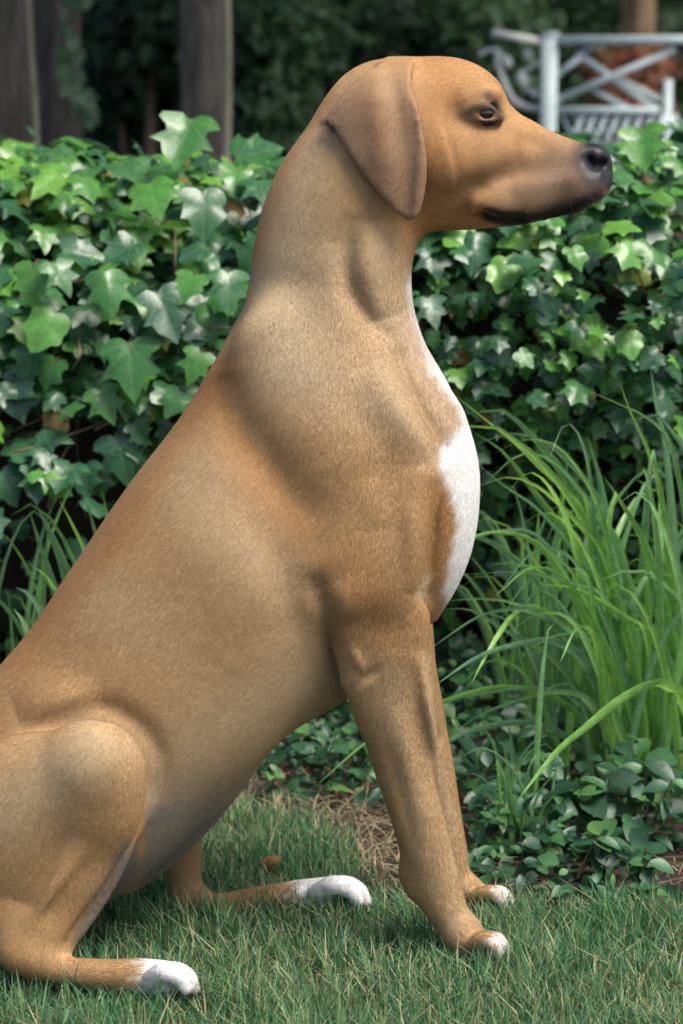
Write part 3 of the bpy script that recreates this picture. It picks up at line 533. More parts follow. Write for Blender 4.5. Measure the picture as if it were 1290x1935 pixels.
for a, b, w in [((1050, 190), (1275, 92), 12), ((1090, 100), (1240, 206), 12), ((1052, 142), (1098, 106), 11), ((1120, 170), (1190, 206), 10), ((1100, 96), (1150, 84), 9), ((1170, 150), (1250, 190), 10)]:
    fbar('lattice_bar', a, b, w, .016, RNG.uniform(-.012, .012))
for i in range(9):
    x = 1062 + i * 22; fbar('lattice_slat', (x, 216), (x + 40, 300), 8, .010, .008); fbar('lattice_slat', (x + 40, 216), (x, 300), 8, .010, -.006)
fbar('bottom_rail', (1054, 305), (1246, 305), 14, .035)
# white scroll-work panel to the left of the post
fbar('side_rail', (930, 62), (1021, 78), 13, .03, 0, M_WHITE)
def ftube(name, pts, r0, flat=1.0):
    p = np.array([at(x, y, YF + .02) - fb for x, y in pts]); p = catmull(np.c_[p, np.zeros((len(p), 2))], 5)[:, :3] if len(p) > 2 else p; v, f = tube(p, r0 * k_, 8); add(name, mesh_from(name, v, f), M_WHITE, fence)
ftube('scroll_bar', [(936, 90), (946, 140), (958, 170), (974, 192), (1000, 203), (1022, 204)], 6.5); ftube('scroll_bar', [(1020, 118), (985, 138), (980, 150), (995, 166), (1008, 178)], 4.5); ftube('scroll_bar', [(905, 104), (925, 94), (945, 100), (962, 126)], 4)
for x, y, rx, rz, t in [(958, 116, 9, 14, -.5), (998, 103, 9, 10, 0), (989, 152, 10, 14, -.5), (1011, 176, 8, 11, 0)]:  # white ovals shaped for blurred spots of light among the scrolls
    c = at(x, y, YF + .01) - fb; o = add('blurred_glint', sphere_mesh('blurred_glint', 1, 16, 10), M_WHITE, fence, loc=tuple(c)); o.scale = (rx * k_, 5 * k_, rz * k_); o.rotation_euler = (0, t, 0)
# ---------------- the dog: one continuous body from an implicit surface ----------------
CHAINS = []
def chain(nodes, k=.02, sub=False, flow=True):
    """nodes: (px, py, radius_px, Y, y_scale) along a limb, head to tail / top to bottom"""
    W = []
    for (px, py, r, Y, ys) in nodes:
        p = at(px, py, Y); W.append([p[0], p[1], p[2], r * mpp(p), ys])
    W = catmull(W, 12 if max(q[2] for q in nodes) > 100 else 6) if len(W) > 2 else np.array(W)
    W[:, 3] = np.maximum(W[:, 3], .001)
    CHAINS.append((W, k, sub, flow))
def seg_d(P, a, b):
    ab = b[:3] - a[:3]; L2 = max(float(ab @ ab), 1e-12)
    dx = P[0] - a[0]; dy = P[1] - a[1]; dz = P[2] - a[2]
    t = np.clip((dx * ab[0] + dy * ab[1] + dz * ab[2]) / L2, 0, 1)
    r = a[3] + (b[3] - a[3]) * t; ys = a[4] + (b[4] - a[4]) * t
    ex = dx - ab[0] * t; ez = dz - ab[2] * t; ey = (dy - ab[1] * t) / ys
    return (np.sqrt(ex * ex + ey * ey + ez * ez) - r) * np.minimum(1.0, .35 + .65 * ys)
def poly_sd(px, py, poly):
    """signed distance (px) to a polygon, negative inside"""
    V = np.array(poly, float); d = np.full(px.shape, 1e9); s = np.ones(px.shape)
    for i in range(len(V)):
        a = V[i]; b = V[i - 1]; e = b - a; wx = px - a[0]; wy = py - a[1]
        t = np.clip((wx * e[0] + wy * e[1]) / (e @ e), 0, 1)
        d = np.minimum(d, (wx - e[0] * t) ** 2 + (wy - e[1] * t) ** 2)
        c1 = py >= a[1]; c2 = py < b[1]; c3 = e[0] * wy > e[1] * wx
        flip = (c1 & c2 & c3) | (~c1 & ~c2 & ~c3); s = np.where(flip, -s, s)
    return s * np.sqrt(d)
def line_d(px, py, pts, rad=None):
    V = np.array(pts, float); d = np.full(px.shape, 1e9)
    for a, b in zip(V[:-1], V[1:]):
        e = b - a; wx = px - a[0]; wy = py - a[1]
        t = np.clip((wx * e[0] + wy * e[1]) / (e @ e + 1e-9), 0, 1)
        d = np.minimum(d, np.hypot(wx - e[0] * t, wy - e[1] * t))
    return d
def line_dt(px, py, pts):
    V = np.array(pts, float); L = np.hypot(*(V[1:] - V[:-1]).T); tot = L.sum(); acc = 0
    d = np.full(px.shape, 1e9); u = np.zeros(px.shape)
    for a, b, l in zip(V[:-1], V[1:], L):
        e = b - a; wx = px - a[0]; wy = py - a[1]
        t = np.clip((wx * e[0] + wy * e[1]) / (e @ e + 1e-9), 0, 1)
        q = np.hypot(wx - e[0] * t, wy - e[1] * t); m = q < d
        d = np.where(m, q, d); u = np.where(m, (acc + t * l) / tot, u); acc += l
    return d, u
def spline2(pts):
    E = np.array(pts, float)
    return catmull(np.c_[E, np.zeros((len(E), 3))], 4)[:, :2] if len(E) > 2 else E
def yaw(px): return .13 * (px - 860) * .00055      # the rump sits a little nearer to the camera
def T(nodes, k=.02, **kw): chain([(x, y, r, yaw(x) + dy, s) for (x, y, r, dy, s) in nodes], k, **kw)

# neck and trunk
T([(735, 250, 118, 0, .80), (690, 320, 134, 0, .68), (650, 400, 146, 0, .62), (627, 480, 147, 0, .60), (619, 560, 150, 0, .60),
   (616, 640, 166, 0, .62), (612, 730, 200, 0, .62), (600, 830, 242, 0, .60), (548, 950, 262, 0, .62), (454, 1080, 266, 0, .66),
   (352, 1215, 258, 0, .68), (245, 1345, 243, 0, .68), (120, 1480, 235, 0, .70), (0, 1600, 200, 0, .72)], .03)
T([(765, 720, 36, 0, .8), (768, 800, 92, 0, .75), (760, 880, 130, 0, .75), (756, 960, 138, 0, .74), (740, 1040, 132, 0, .72), (715, 1110, 105, 0, .7)], .03)   # forechest
T([(600, 1100, 190, 0, .6), (560, 1170, 180, 0, .55)], .03)
# throat muscles
T([(780, 380, 30, 0, 1.1), (738, 470, 32, 0, 1.0), (734, 560, 34, 0, .9), (752, 650, 34, 0, .9), (780, 730, 36, 0, .8)], .018)
T([(832, 800, 36, 0, .8), (866, 880, 30, 0, .8), (862, 960, 34, 0, .8), (850, 1030, 34, 0, .8), (830, 1090, 30, 0, .8), (808, 1150, 20, 0, .8)], .018)
for s in (-1, 1):   # upper arms / shoulders, both sides
    T([(600, 640, 60, s * .030, .4), (650, 740, 88, s * .052, .42), (712, 815, 88, s * .066, .45), (752, 880, 74, s * .074, .5), (745, 960, 88, s * .076, .46),
       (718, 1050, 92, s * .082, .50), (708, 1125, 86, s * .084, .54), (715, 1200, 76, s * .077, .54)], .024)
    T([(610, 880, 60, s * .070, .4), (640, 1000, 84, s * .082, .44), (655, 1100, 68, s * .090, .5), (665, 1200, 42, s * .082, .6)], .026)
    T([(520, 660, 60, s * .036, .5), (570, 770, 60, s * .060, .4), (625, 880, 50, s * .078, .4)], .035)   # triceps
# near front leg
chain([(728, 1180, 78, -.082, .56), (729, 1250, 73, -.085, .60), (739, 1330, 66, -.084, .66), (756, 1420, 58, -.082, .72), (776, 1500, 51, -.079, .78),
       (795, 1570, 48, -.076, .84), (813, 1640, 48, -.072, .84), (830, 1690, 44, -.072, .84), (850, 1730, 36, -.074, .95), (872, 1765, 33, -.076, 1.1)], .02)
chain([(652, 1225, 22, -.090, .8), (676, 1275, 27, -.096, .7), (705, 1360, 20, -.088, .7)], .018)      # elbow
chain([(872, 1762, 34, -.076, 1.15), (895, 1785, 30, -.078, 1.35), (915, 1792, 26, -.080, 1.5)], .012)
CLAWS = []
for i, (dy, ex) in enumerate(((-.027, 0), (-.009, 14), (.009, 12), (.027, -4))):
    chain([(890, 1782, 16, -.078 + dy * .7, 1), (916 + ex, 1776, 16.5, -.080 + dy, 1), (934 + ex, 1788, 13, -.081 + dy * 1.1, 1), (941 + ex, 1800, 10, -.081 + dy * 1.1, 1)], .003); CLAWS.append((948 + ex, 1800, -.081 + dy * 1.1))
chain([(775, 1650, 16, -.072, .8), (785, 1672, 18, -.072, .8)], .018)   # carpal pad
# far front leg
chain([(752, 1190, 62, .060, .55), (762, 1280, 60, .068, .6), (786, 1370, 55, .076, .66), (808, 1460, 50, .078, .74), (823, 1540, 47, .079, .8),
       (838, 1610, 44, .080, .85), (855, 1655, 34, .080, .95), (880, 1683, 27, .080, 1.1)], .02)
chain([(880, 1683, 26, .080, 1.2), (908, 1697, 22, .078, 1.5)], .012)
for i, (dy, ex) in enumerate(((-.026, 0), (-.009, 14), (.009, 12), (.026, -4))):
    chain([(900, 1692, 15, .078 + dy * .7, 1), (926 + ex, 1688, 15, .077 + dy, 1), (943 + ex, 1698, 12, .077 + dy * 1.1, 1), (949 + ex, 1709, 9, .077 + dy * 1.1, 1)], .003); CLAWS.append((956 + ex, 1710, .077 + dy * 1.1))
# near hind leg
chain([(-60, 1600, 170, -.130, .54), (40, 1555, 150, -.146, .54), (110, 1508, 125, -.160, .56), (160, 1465, 102, -.170, .60), (178, 1455, 93, -.174, .64)], .009)
chain([(178, 1455, 93, -.174, .64), (184, 1520, 86, -.174, .62), (155, 1590, 74, -.171, .58), (130, 1650, 56, -.178, .5), (95, 1710, 36, -.182, .6),
       (70, 1760, 27, -.188, .8), (52, 1800, 30, -.19, .9)], .010)
chain([(195, 1560, 45, -.174, .5), (170, 1650, 26, -.178, .6), (130, 1720, 20, -.182, .7), (100, 1770, 20, -.186, .9), (75, 1812, 26, -.19, .9)], .012)
chain([(150, 1600, 20, -.190, .5), (100, 1680, 10, -.197, .7), (40, 1772, 8, -.195, .9), (28, 1800, 16, -.192, .9)], .008)     # heel tendon
chain([(35, 1805, 30, -.19, .9), (110, 1832, 26, -.192, .9), (200, 1842, 29, -.195, .95), (262, 1846, 34, -.198, 1.0), (305, 1850, 34, -.2, 1.1)], .015)
for dy, ex in ((-.029, -8), (-.010, 6), (.010, 6), (.029, -8)):
    chain([(285, 1850, 17, -.2 + dy * .6, 1), (318 + ex, 1836, 18, -.2 + dy, 1), (345 + ex, 1846, 17, -.2 + dy, 1), (358 + ex, 1866, 12, -.2 + dy * 1.05, 1)], .003); CLAWS.append((370 + ex, 1872, -.2 + dy * 1.08))
# far hind leg
chain([(160, 1500, 120, .085, .45), (230, 1540, 90, .080, .45), (300, 1560, 66, .072, .5), (338, 1610, 42, .068, .6), (350, 1665, 30, .066, .8), (352, 1705, 32, .066, .9)], .02)
chain([(350, 1700, 30, .066, .9), (410, 1712, 24, .064, .9), (490, 1700, 25, .062, .9), (560, 1692, 28, .060, 1.0), (610, 1690, 31, .058, 1.1)], .015)
for dy, ex in ((-.028, -8), (-.010, 6), (.010, 6), (.028, -8)):
    chain([(600, 1686, 17, .058 + dy * .6, 1), (638 + ex, 1672, 17, .058 + dy, 1), (668 + ex, 1682, 16, .058 + dy, 1), (684 + ex, 1702, 11, .058 + dy * 1.05, 1)], .003); CLAWS.append((694 + ex, 1706, .058 + dy * 1.08))
# flank skin and belly tuck
chain([(340, 1440, 110, -.035, .5), (325, 1510, 80, -.035, .38), (300, 1580, 50, -.035, .3), (275, 1625, 28, -.035, .3), (245, 1662, 14, -.035, .4)], .03)
chain([(222, 1530, 52, -.13, .4), (203, 1610, 43, -.142, .35), (184, 1670, 32, -.152, .35), (152, 1735, 24, -.164, .45), (118, 1785, 20, -.175, .6)], .016)
chain([(60, 1520, 130, -.15, .52), (50, 1630, 105, -.162, .5), (25, 1710, 62, -.175, .4), (35, 1775, 34, -.186, .6)], .02)
# head
chain([(735, 240, 124, 0, .78), (790, 228, 119, 0, .76), (850, 218, 107, 0, .74), (888, 222, 80, 0, .72), (912, 240, 58, 0, .70)], .02)
chain([(700, 300, 95, 0, .85), (790, 322, 106, 0, .82), (860, 330, 97, 0, .74), (920, 334, 86, 0, .66), (970, 332, 84, 0, .56)], .02)
chain([(925, 275, 50, 0, .66), (965, 300, 77, 0, .58), (1010, 318, 75, 0, .56), (1055, 327, 68, 0, .58), (1095, 330, 56, 0, .66), (1114, 332, 44, 0, .74)], .015)
for s in (-1, 1):
    chain([(905, 384, 24, s * .032, .8), (950, 380, 35, s * .030, .7), (1000, 372, 39, s * .026, .7), (1050, 362, 38, s * .018, .75), (1088, 355, 40, s * .016, .8), (1116, 348, 34, s * .011, .9)], .008)
    chain([(908, 398, 5, s * .034, 1), (930, 409, 9, s * .036, 1), (960, 416, 9.5, s * .034, 1), (992, 414, 8, s * .031, 1), (1040, 405, 6, s * .026, 1), (1085, 391, 5, s * .019, 1), (1118, 372, 4, s * .010, 1)], .003, flow=False)
    chain([(935, 178, 16, s * .030, 1), (912, 178, 20, s * .036, .9), (885, 190, 20, s * .040, .8)], .018)       # brow
    chain([(960, 268, 26, s * .024, .7), (900, 282, 34, s * .040, .5), (840, 300, 50, s * .050, .5)], .022)     # cheek bone
chain([(830, 385, 46, 0, 1.1), (900, 398, 33, 0, 1.0), (970, 400, 25, 0, .95), (1040, 394, 21, 0, .9), (1085, 384, 18, 0, .9)], .01)
# nose
chain([(1108, 294, 22, 0, 1.1), (1124, 299, 27, 0, 1.05), (1132, 308, 24, 0, 1.05)], .005)
# creases (-) and muscle relief (+): polyline, width px, height m
RELIEF = [
    ([(668, 400), (655, 470), (660, 540), (690, 600), (735, 655)], 16.965, -0.0084), ([(700, 420), (700, 520), (725, 600)], 31.68, 0.0097),
    ([(635, 460), (635, 560), (670, 640)], 36.54, 0.0052),
    ([(728, 610), (745, 660), (760, 710), (782, 760), (808, 805), (838, 850), (850, 880)], 14.355, -0.0066), ([(715, 680), (735, 750), (790, 830), (812, 865)], 33.93, 0.0062),
    ([(425, 700), (450, 800), (520, 900), (590, 985), (605, 1060)], 41.58, -0.0074), ([(560, 760), (640, 850), (740, 890)], 49.5, 0.0030),
    ([(820, 900), (815, 1000), (808, 1080), (803, 1150)], 13.05, -0.0083), ([(790, 880), (785, 1000), (785, 1120)], 28.71, 0.0084),
    ([(740, 930), (755, 1010), (760, 1110)], 18.27, -0.0021), ([(700, 900), (715, 1000)], 29.7, 0.0030),
    ([(590, 1080), (618, 1150), (625, 1215), (650, 1290)], 16.965, -0.0090), ([(625, 1100), (655, 1180)], 33.93, 0.0045),
    ([(640, 1215), (700, 1180), (775, 1190)], 33.93, -0.0046), ([(690, 1265), (705, 1285)], 18.27, -0.0022), ([(665, 1250), (685, 1240)], 18.27, 0.0022),
    ([(790, 1230), (812, 1330), (835, 1460)], 11.745, 0.0075), ([(768, 1300), (795, 1430), (815, 1540)], 14.355, -0.0036), ([(735, 1400), (765, 1520), (790, 1620)], 11.745, -0.0028),
    ([(745, 1330), (775, 1480)], 18.27, 0.0026),
    ([(32, 1380), (90, 1366), (150, 1342), (215, 1340), (280, 1388), (304, 1450), (300, 1520)], 18.27, -0.0052), ([(30, 1345), (110, 1325), (190, 1322)], 28.71, 0.0075),
    ([(300, 1000), (420, 1060), (480, 1200)], 59.4, 0.0037), ([(420, 900), (520, 1050), (545, 1220)], 29.7, -0.0022),
    ([(200, 1150), (330, 1250), (480, 1330)], 59.4, -0.0022),
    # face
    ([(975, 290), (930, 310), (905, 350)], 22, .0025), ([(935, 245), (985, 265), (1040, 280)], 14, -.0025),
    ([(905, 398), (930, 412), (985, 414), (1045, 405), (1085, 392)], 6, -.0045), ([(800, 425), (860, 405), (905, 398)], 12, -.0015),
    ([(1095, 330), (1020, 345), (980, 375)], 16, .0015), ([(955, 350), (975, 385)], 10, -.0012),
    ([(1138, 308), (1128, 314), (1119, 309), (1114, 302)], 6, -.0085), ([(1148, 318), (1140, 345)], 3, -.002), ([(1098, 300), (1108, 325), (1128, 333)], 4, -.0008),
    ([(945, 165), (958, 185), (968, 205)], 10, -.002),
]
EAR = [(776, 118), (777, 167), (790, 205), (801, 259), (807, 300), (806, 345), (800, 380), (793, 402), (782, 415), (766, 415), (744, 398), (712, 362), (690, 335), (668, 305), (641, 259), (622, 238),
       (609, 228), (625, 205), (655, 168), (695, 134), (735, 118)]
_eg = np.arange(60, 480, 2.0); _ev = np.convolve(np.pad(np.interp(_eg, [98, 108, 125, 150, 185, 230, 300, 360, 415], [.006, .020, .038, .053, .0635, .069, .072, .0705, .067]), 14, 'edge'), np.hanning(31)[1:-1] / np.hanning(31).sum(), 'same')[14:-14]
def ear_y(px, py):
    """how far the ear lies from the middle plane (m)"""
    y = np.interp(py, _eg, _ev)
    y = y - .020 * np.clip((720 - px) / 110, 0, 1) ** 1.6
    y = y + .0035 * np.exp(-((px - (700 + .15 * (py - 120))) / 26) ** 2) - .004 * np.exp(-((px - (742 + .14 * (py - 150))) / 16) ** 2) * np.clip((320 - py) / 120, 0, 1)
    y = y + .0035 * np.exp(-((px - np.interp(py, [100, 250, 400], [782, 797, 785])) / 10) ** 2)
    return y
EY = np.array([.0, .0, .0])
eye_c = {s: at(917, 214, s * .0365) for s in (-1, 1)}
EYE_R = .0120
def lids(s):
    chain([(880, 217, 3, s * .0425, 1), (896, 207, 3.5, s * .0474, 1), (914, 202, 4, s * .0488, 1), (932, 207, 4, s * .0455, 1), (944, 223, 3.5, s * .0385, 1)], .010, flow=False)
    chain([(880, 217, 3, s * .0425, 1), (898, 226, 3, s * .0470, 1), (917, 228, 3.2, s * .0482, 1), (934, 227, 3.2, s * .0442, 1), (944, 224, 3.5, s * .0385, 1)], .009, flow=False)

def smin(a, b, k):
    h = np.maximum(k - np.abs(a - b), 0) / k
    return np.minimum(a, b) - h * h * k * .25
H = .0030
LO = at(-190, 1930, .0) * [1, 0, 0] + [0, -.29, -.03]; HI = np.array([at(1185, 0, 0)[0], .21, at(0, 70, 0)[2]])
NX, NY, NZ = [int(math.ceil((HI[i] - LO[i]) / H)) + 1 for i in range(3)]
GX, GY, GZ = [(LO[i] + H * np.arange(n)).astype(np.float32) for i, n in enumerate((NX, NY, NZ))]
D = np.full((NX, NY, NZ), .06, np.float32)
def box_of(lo, hi):
    a = np.clip(np.floor((np.array(lo) - LO) / H).astype(int), 0, [NX, NY, NZ]); b = np.clip(np.ceil((np.array(hi) - LO) / H).astype(int) + 1, 0, [NX, NY, NZ])
    return tuple(slice(a[i], b[i]) for i in range(3))
def grid(b): return GX[b[0]][:, None, None], GY[b[1]][None, :, None], GZ[b[2]][None, None, :]
def eval_chain(W, k):
    m = max(k, .012) / .6 + .006
    r = W[:, 3] * np.maximum(1, 1); lo = (W[:, :3] - W[:, 3:4] * np.c_[np.ones(len(W)), W[:, 4], np.ones(len(W))]).min(0) - m
    hi = (W[:, :3] + W[:, 3:4] * np.c_[np.ones(len(W)), W[:, 4], np.ones(len(W))]).max(0) + m
    b = box_of(lo, hi); C = np.full(D[b].shape, .06, np.float32)
    for p, q in zip(W[:-1], W[1:]):
        e = np.array([max(p[3], q[3])] * 3) * [1, max(p[4], q[4]), 1] + m
        bb = box_of(np.minimum(p[:3], q[:3]) - e, np.maximum(p[:3], q[:3]) + e)
        bb = tuple(slice(max(bb[i].start, b[i].start), min(bb[i].stop, b[i].stop)) for i in range(3))
        if any(q_.stop <= q_.start for q_ in bb): continue
        rel = tuple(slice(bb[i].start - b[i].start, bb[i].stop - b[i].start) for i in range(3))
        C[rel] = np.minimum(C[rel], seg_d(grid(bb), p, q).astype(np.float32))
    return b, C
for (W, k, sub, fl) in CHAINS:
    b, C = eval_chain(W, k)
    D[b] = smin(D[b], C, k)
# surface relief, on both flanks alike
for pts, w, amp in RELIEF:
    V = np.array(pts, float); m = w * 2.6 + 8
    A = [at(x, y, Y) for x in (V[:, 0].min() - m, V[:, 0].max() + m) for y in (V[:, 1].min() - m, V[:, 1].max() + m) for Y in (-.2, .1)]
    A = np.array(A); b = box_of([A[:, 0].min(), -9, A[:, 2].min()], [A[:, 0].max(), 9, A[:, 2].max()])
    x, y, z = np.broadcast_arrays(*grid(b)); near = np.abs(D[b]) < .03
    P = np.stack([x[near], y[near], z[near]], -1).astype(float)
    yc = yaw(V[:, 0].mean()); off = P[:, 1] - yc; P[:, 1] = yc - np.abs(off)
    px, py = proj(P); d, uu = line_dt(px, py, spline2(pts)); d = d * .8; amp = amp * 1.12 * np.sin(np.pi * np.clip(uu, 0, 1)) ** .9 if w > 6 else amp
    fade = np.clip(np.abs(off) / .012, 0, 1) if V[:, 0].mean() < 1090 else 1.0
    if V[:, 1].mean() > 1290 and V[:, 0].mean() < 300: fade = fade * (off < 0)
    sub = D[b]; sub[near] -= (amp * np.exp(-(d / w) ** 2) * fade).astype(np.float32); D[b] = sub
# ears
A = np.array([at(x, y, 0) for x in (595, 820) for y in (85, 430)])
b = box_of([A[:, 0].min(), -.1, A[:, 2].min()], [A[:, 0].max(), .1, A[:, 2].max()])
x, y, z = np.broadcast_arrays(*grid(b)); P = np.stack([x, -np.abs(y), z], -1).astype(float)
px, py = proj(P); d2 = poly_sd(px, py, EAR) * .00054
dy = np.abs(np.abs(y) - ear_y(px, py)) * .85 - .0034
hh = np.maximum(.004 - np.abs(d2 - dy), 0) / .004
E = np.maximum(d2, dy) + hh * hh * .001
D[b] = smin(D[b], E.astype(np.float32), (.003 + .011 * (1 - np.clip((py - 135) / 90, 0, 1) ** 2 * (3 - 2 * np.clip((py - 135) / 90, 0, 1)))).astype(np.float32))
# eye sockets then lids
for s in (-1, 1):
    c = eye_c[s]; b = box_of(c - .03, c + .03); g = grid(b)
    q = np.sqrt((g[0] - c[0]) ** 2 + (g[1] - c[1]) ** 2 + (g[2] - c[2]) ** 2) - (EYE_R - .0010)
    D[b] = -smin(-D[b], q.astype(np.float32), .004)
n0 = len(CHAINS); lids(-1); lids(1)
for (W, k, sub, fl) in CHAINS[n0:]:
    b, C = eval_chain(W, k); D[b] = smin(D[b], C, k)

def surface_nets(D):
    ins = D < 0; nx, ny, nz = D.shape
    cnt = np.zeros((nx - 1, ny - 1, nz - 1), np.uint8)
    cor = [(i, j, k) for i in (0, 1) for j in (0, 1) for k in (0, 1)]
    for i, j, k in cor: cnt += ins[i:nx - 1 + i, j:ny - 1 + j, k:nz - 1 + k]
    act = np.argwhere((cnt > 0) & (cnt < 8)); idx = np.full(cnt.shape, -1, np.int32); idx[tuple(act.T)] = np.arange(len(act))
    S = np.zeros((len(act), 3)); N = np.zeros(len(act))
    vals = {c: D[act[:, 0] + c[0], act[:, 1] + c[1], act[:, 2] + c[2]] for c in cor}
    for a in cor:
        for ax in range(3):
            if a[ax]: continue
            c = list(a); c[ax] = 1; c = tuple(c); va, vb = vals[a], vals[c]; x = (va < 0) != (vb < 0)
            t = np.where(x, va / np.where(x, va - vb, 1), 0); p = np.array(a, float) + np.outer(t, np.eye(3)[ax])
            S[x] += p[x]; N[x] += 1
    V = act + S / N[:, None]; F = []
    for ax in range(3):
        o = [i for i in range(3) if i != ax]; n = [slice(1, -1)] * 3; n[ax] = slice(0, -1); m = list(n); m[ax] = slice(1, None)
        a, b_ = ins[tuple(n)], ins[tuple(m)]
        base = np.argwhere(a != b_); off = np.ones(3, int); off[ax] = 0; base = base + off
        sgn = ins[tuple(base.T)]
        def q(du, dv):
            c = base.copy(); c[:, o[0]] -= du; c[:, o[1]] -= dv; return idx[tuple(c.T)]
        Q = np.stack([q(1, 1), q(0, 1), q(0, 0), q(1, 0)], -1)
        flip = sgn if ax != 1 else ~sgn
        Q[~flip] = Q[~flip][:, ::-1]; F.append(Q)
    return V, np.vstack(F)
def sample(D, V):
    i = np.floor(V).astype(int); i = np.clip(i, 0, np.array(D.shape) - 2); f = V - i; r = 0
    for a in (0, 1):
        for b_ in (0, 1):
            for c in (0, 1):
                r = r + (f[:, 0] if a else 1 - f[:, 0]) * (f[:, 1] if b_ else 1 - f[:, 1]) * (f[:, 2] if c else 1 - f[:, 2]) * D[i[:, 0] + a, i[:, 1] + b_, i[:, 2] + c]
    return r
V, Fq = surface_nets(D)
for _ in range(2):
    g = np.stack([sample(D, V + .6 * e) - sample(D, V - .6 * e) for e in np.eye(3)], -1) / 1.2
    gl = (g ** 2).sum(1) + 1e-12; V = V - np.clip(sample(D, V) / gl, -.6, .6)[:, None] * g
g = np.stack([sample(D, V + .9 * e) - sample(D, V - .9 * e) for e in np.eye(3)], -1)
NRM = g / np.linalg.norm(g, axis=1)[:, None]
V = LO + V * H
del D
# --- keep clear below ground
# mirrored photo coordinates of every vertex
YC = .13 * (V[:, 0] - at(860, 900, 0)[0]); YC = np.where(V[:, 2] > at(0, 460, 0)[2], 0, YC)
VM = V.copy(); far = V[:, 1] > YC; VM[far, 1] = 2 * YC[far] - V[far, 1]
MX, MY = proj(VM); RX, RY = proj(V)
# hair direction from the limbs
FL = np.zeros_like(V)
for (W, k, sub, fl) in CHAINS:
    if not fl: continue
    lo = (W[:, :3] - W[:, 3:4]).min(0) - .02; hi = (W[:, :3] + W[:, 3:4]).max(0) + .02
    m = np.where(((V > lo) & (V < hi)).all(1))[0]
    for p, q in zip(W[:-1], W[1:]):
        w = np.exp(-np.abs(seg_d((V[m, 0], V[m, 1], V[m, 2]), p, q)) / .012); dr = q[:3] - p[:3]; dr = dr / (np.linalg.norm(dr) + 1e-9)
        FL[m] += w[:, None] * dr
def sst(x, a, b): t_ = np.clip((x - a) / (b - a), 0, 1); return t_ * t_ * (3 - 2 * t_)
HW = sst(MX, 740, 880) * (1 - sst(MY, 380, 470)); H2 = (sst(MX, 620, 720) * (1 - sst(MY, 330, 450)))[:, None]; FL = norm(FL) * (1 - H2) + H2 * np.array([-.4, 0, -.9]); FL = FL * (1 - HW[:, None]) + HW[:, None] * np.array([-1.0, 0, -.25])          # face hair runs backwards
FL[(MX > 895) & (MY < 440)] = np.array([-1.0, 0, -.1])
er = poly_sd(MX, MY, EAR) < 4; er &= (MY < 430); FL[er] = np.array([.15, 0, -1.0])
cw = (sst(MX, 740, 840) * sst(MY, 500, 640) * (1 - sst(MY, 1100, 1200)))[:, None]; FL = FL * (1 - cw) + cw * np.array([.0, 0, -1.0])
FL[(RX < 285) & (RY > 1345) & (RY < 1800) & (V[:, 1] < -.135)] = np.array([-.4, 0, -1.0])
FL -= (FL * NRM).sum(1)[:, None] * NRM; FL /= np.linalg.norm(FL, axis=1)[:, None] + 1e-9

# coat colours; a few highlights and shaded zones are painted in too
def blob(pts, w, soft=None):
    d = line_d(MX, MY, pts); return np.clip(1.25 - d / w, 0, 1) ** 1.0 if soft is None else 1 / (1 + np.exp((d - w) / soft))
TAN = np.array([.36, .212, .094]); RED = np.array([.35, .155, .046]); PALE = np.array([.49, .375, .232]); WHITE = np.array([.76, .74, .72])
DARK = np.array([.040, .032, .030]); EARC = np.array([.27, .165, .105]); GREY = np.array([.19, .165, .13]); BLACK = np.array([.015, .014, .015])
COL = np.tile(TAN, (len(V), 1))
def paint(m, c): 
    global COL
    COL = COL * (1 - m[:, None]) + c * m[:, None]
def gz(pts, w): return np.exp(-(line_d(MX, MY, pts) / w) ** 2)
paint(.75 * gz([(560, 250), (530, 400), (520, 560), (540, 680)], 85), PALE)  # pale neck coat, sky sheen along the ridge painted in
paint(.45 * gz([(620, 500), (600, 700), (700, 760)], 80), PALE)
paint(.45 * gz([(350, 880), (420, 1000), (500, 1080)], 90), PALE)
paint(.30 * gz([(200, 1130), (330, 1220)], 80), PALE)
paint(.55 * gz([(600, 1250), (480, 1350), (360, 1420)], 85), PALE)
paint(.60 * gz([(170, 1420), (90, 1480), (0, 1540)], 70), PALE)  # highlight from the knee top across the thigh, painted pale
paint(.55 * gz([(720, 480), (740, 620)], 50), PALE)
paint(.40 * gz([(715, 690), (770, 800), (812, 865)], 30), PALE)  # highlight along the shoulder ridge, painted pale
paint(.45 * gz([(400, 700), (440, 830), (560, 980)], 50), RED)  # reddish coat, also painting the shaded band behind the scapula
paint(.5 * gz([(30, 1240), (200, 1040), (420, 700)], 32), RED)
paint(.5 * gz([(480, 480), (540, 300), (620, 180)], 22), RED)
paint(.40 * gz([(640, 1060), (720, 1180), (640, 1220)], 55), RED)  # browner below the triceps, painted mostly for the shade there
paint(.45 * gz([(806, 1240), (812, 1330), (829, 1440), (846, 1540), (862, 1640)], 11), PALE)  # lit rim of the foreleg's front edge, painted pale
paint(.35 * gz([(735, 1280), (770, 1430), (815, 1600), (860, 1730)], 40), PALE)
paint(.55 * gz([(835, 920), (840, 1080)], 28), RED)
paint(.35 * sst(MX, 760, 860) * (1 - sst(MY, 400, 460)), np.array([.40, .195, .07]))
paint(.6 * gz([(830, 140), (830, 300), (800, 400), (860, 410)], 60), RED)
paint(.5 * gz([(940, 260), (880, 230)], 60), np.array([.40, .22, .10]))
paint(.15 * gz([(940, 320), (960, 390)], 40), PALE); paint(.4 * gz([(880, 340), (930, 300)], 70), np.array([.36, .185, .075]))
paint(np.interp(MY, [110, 170, 260, 330], [.30, .55, .75, .85]) / (1 + np.exp(np.clip((poly_sd(MX, MY, EAR) - 1) / 2, -30, 30))) * (MY < 430), EARC)
paint(.35 * gz([(690, 180), (710, 250), (720, 330)], 30) * er, np.array([.34, .17, .08]))
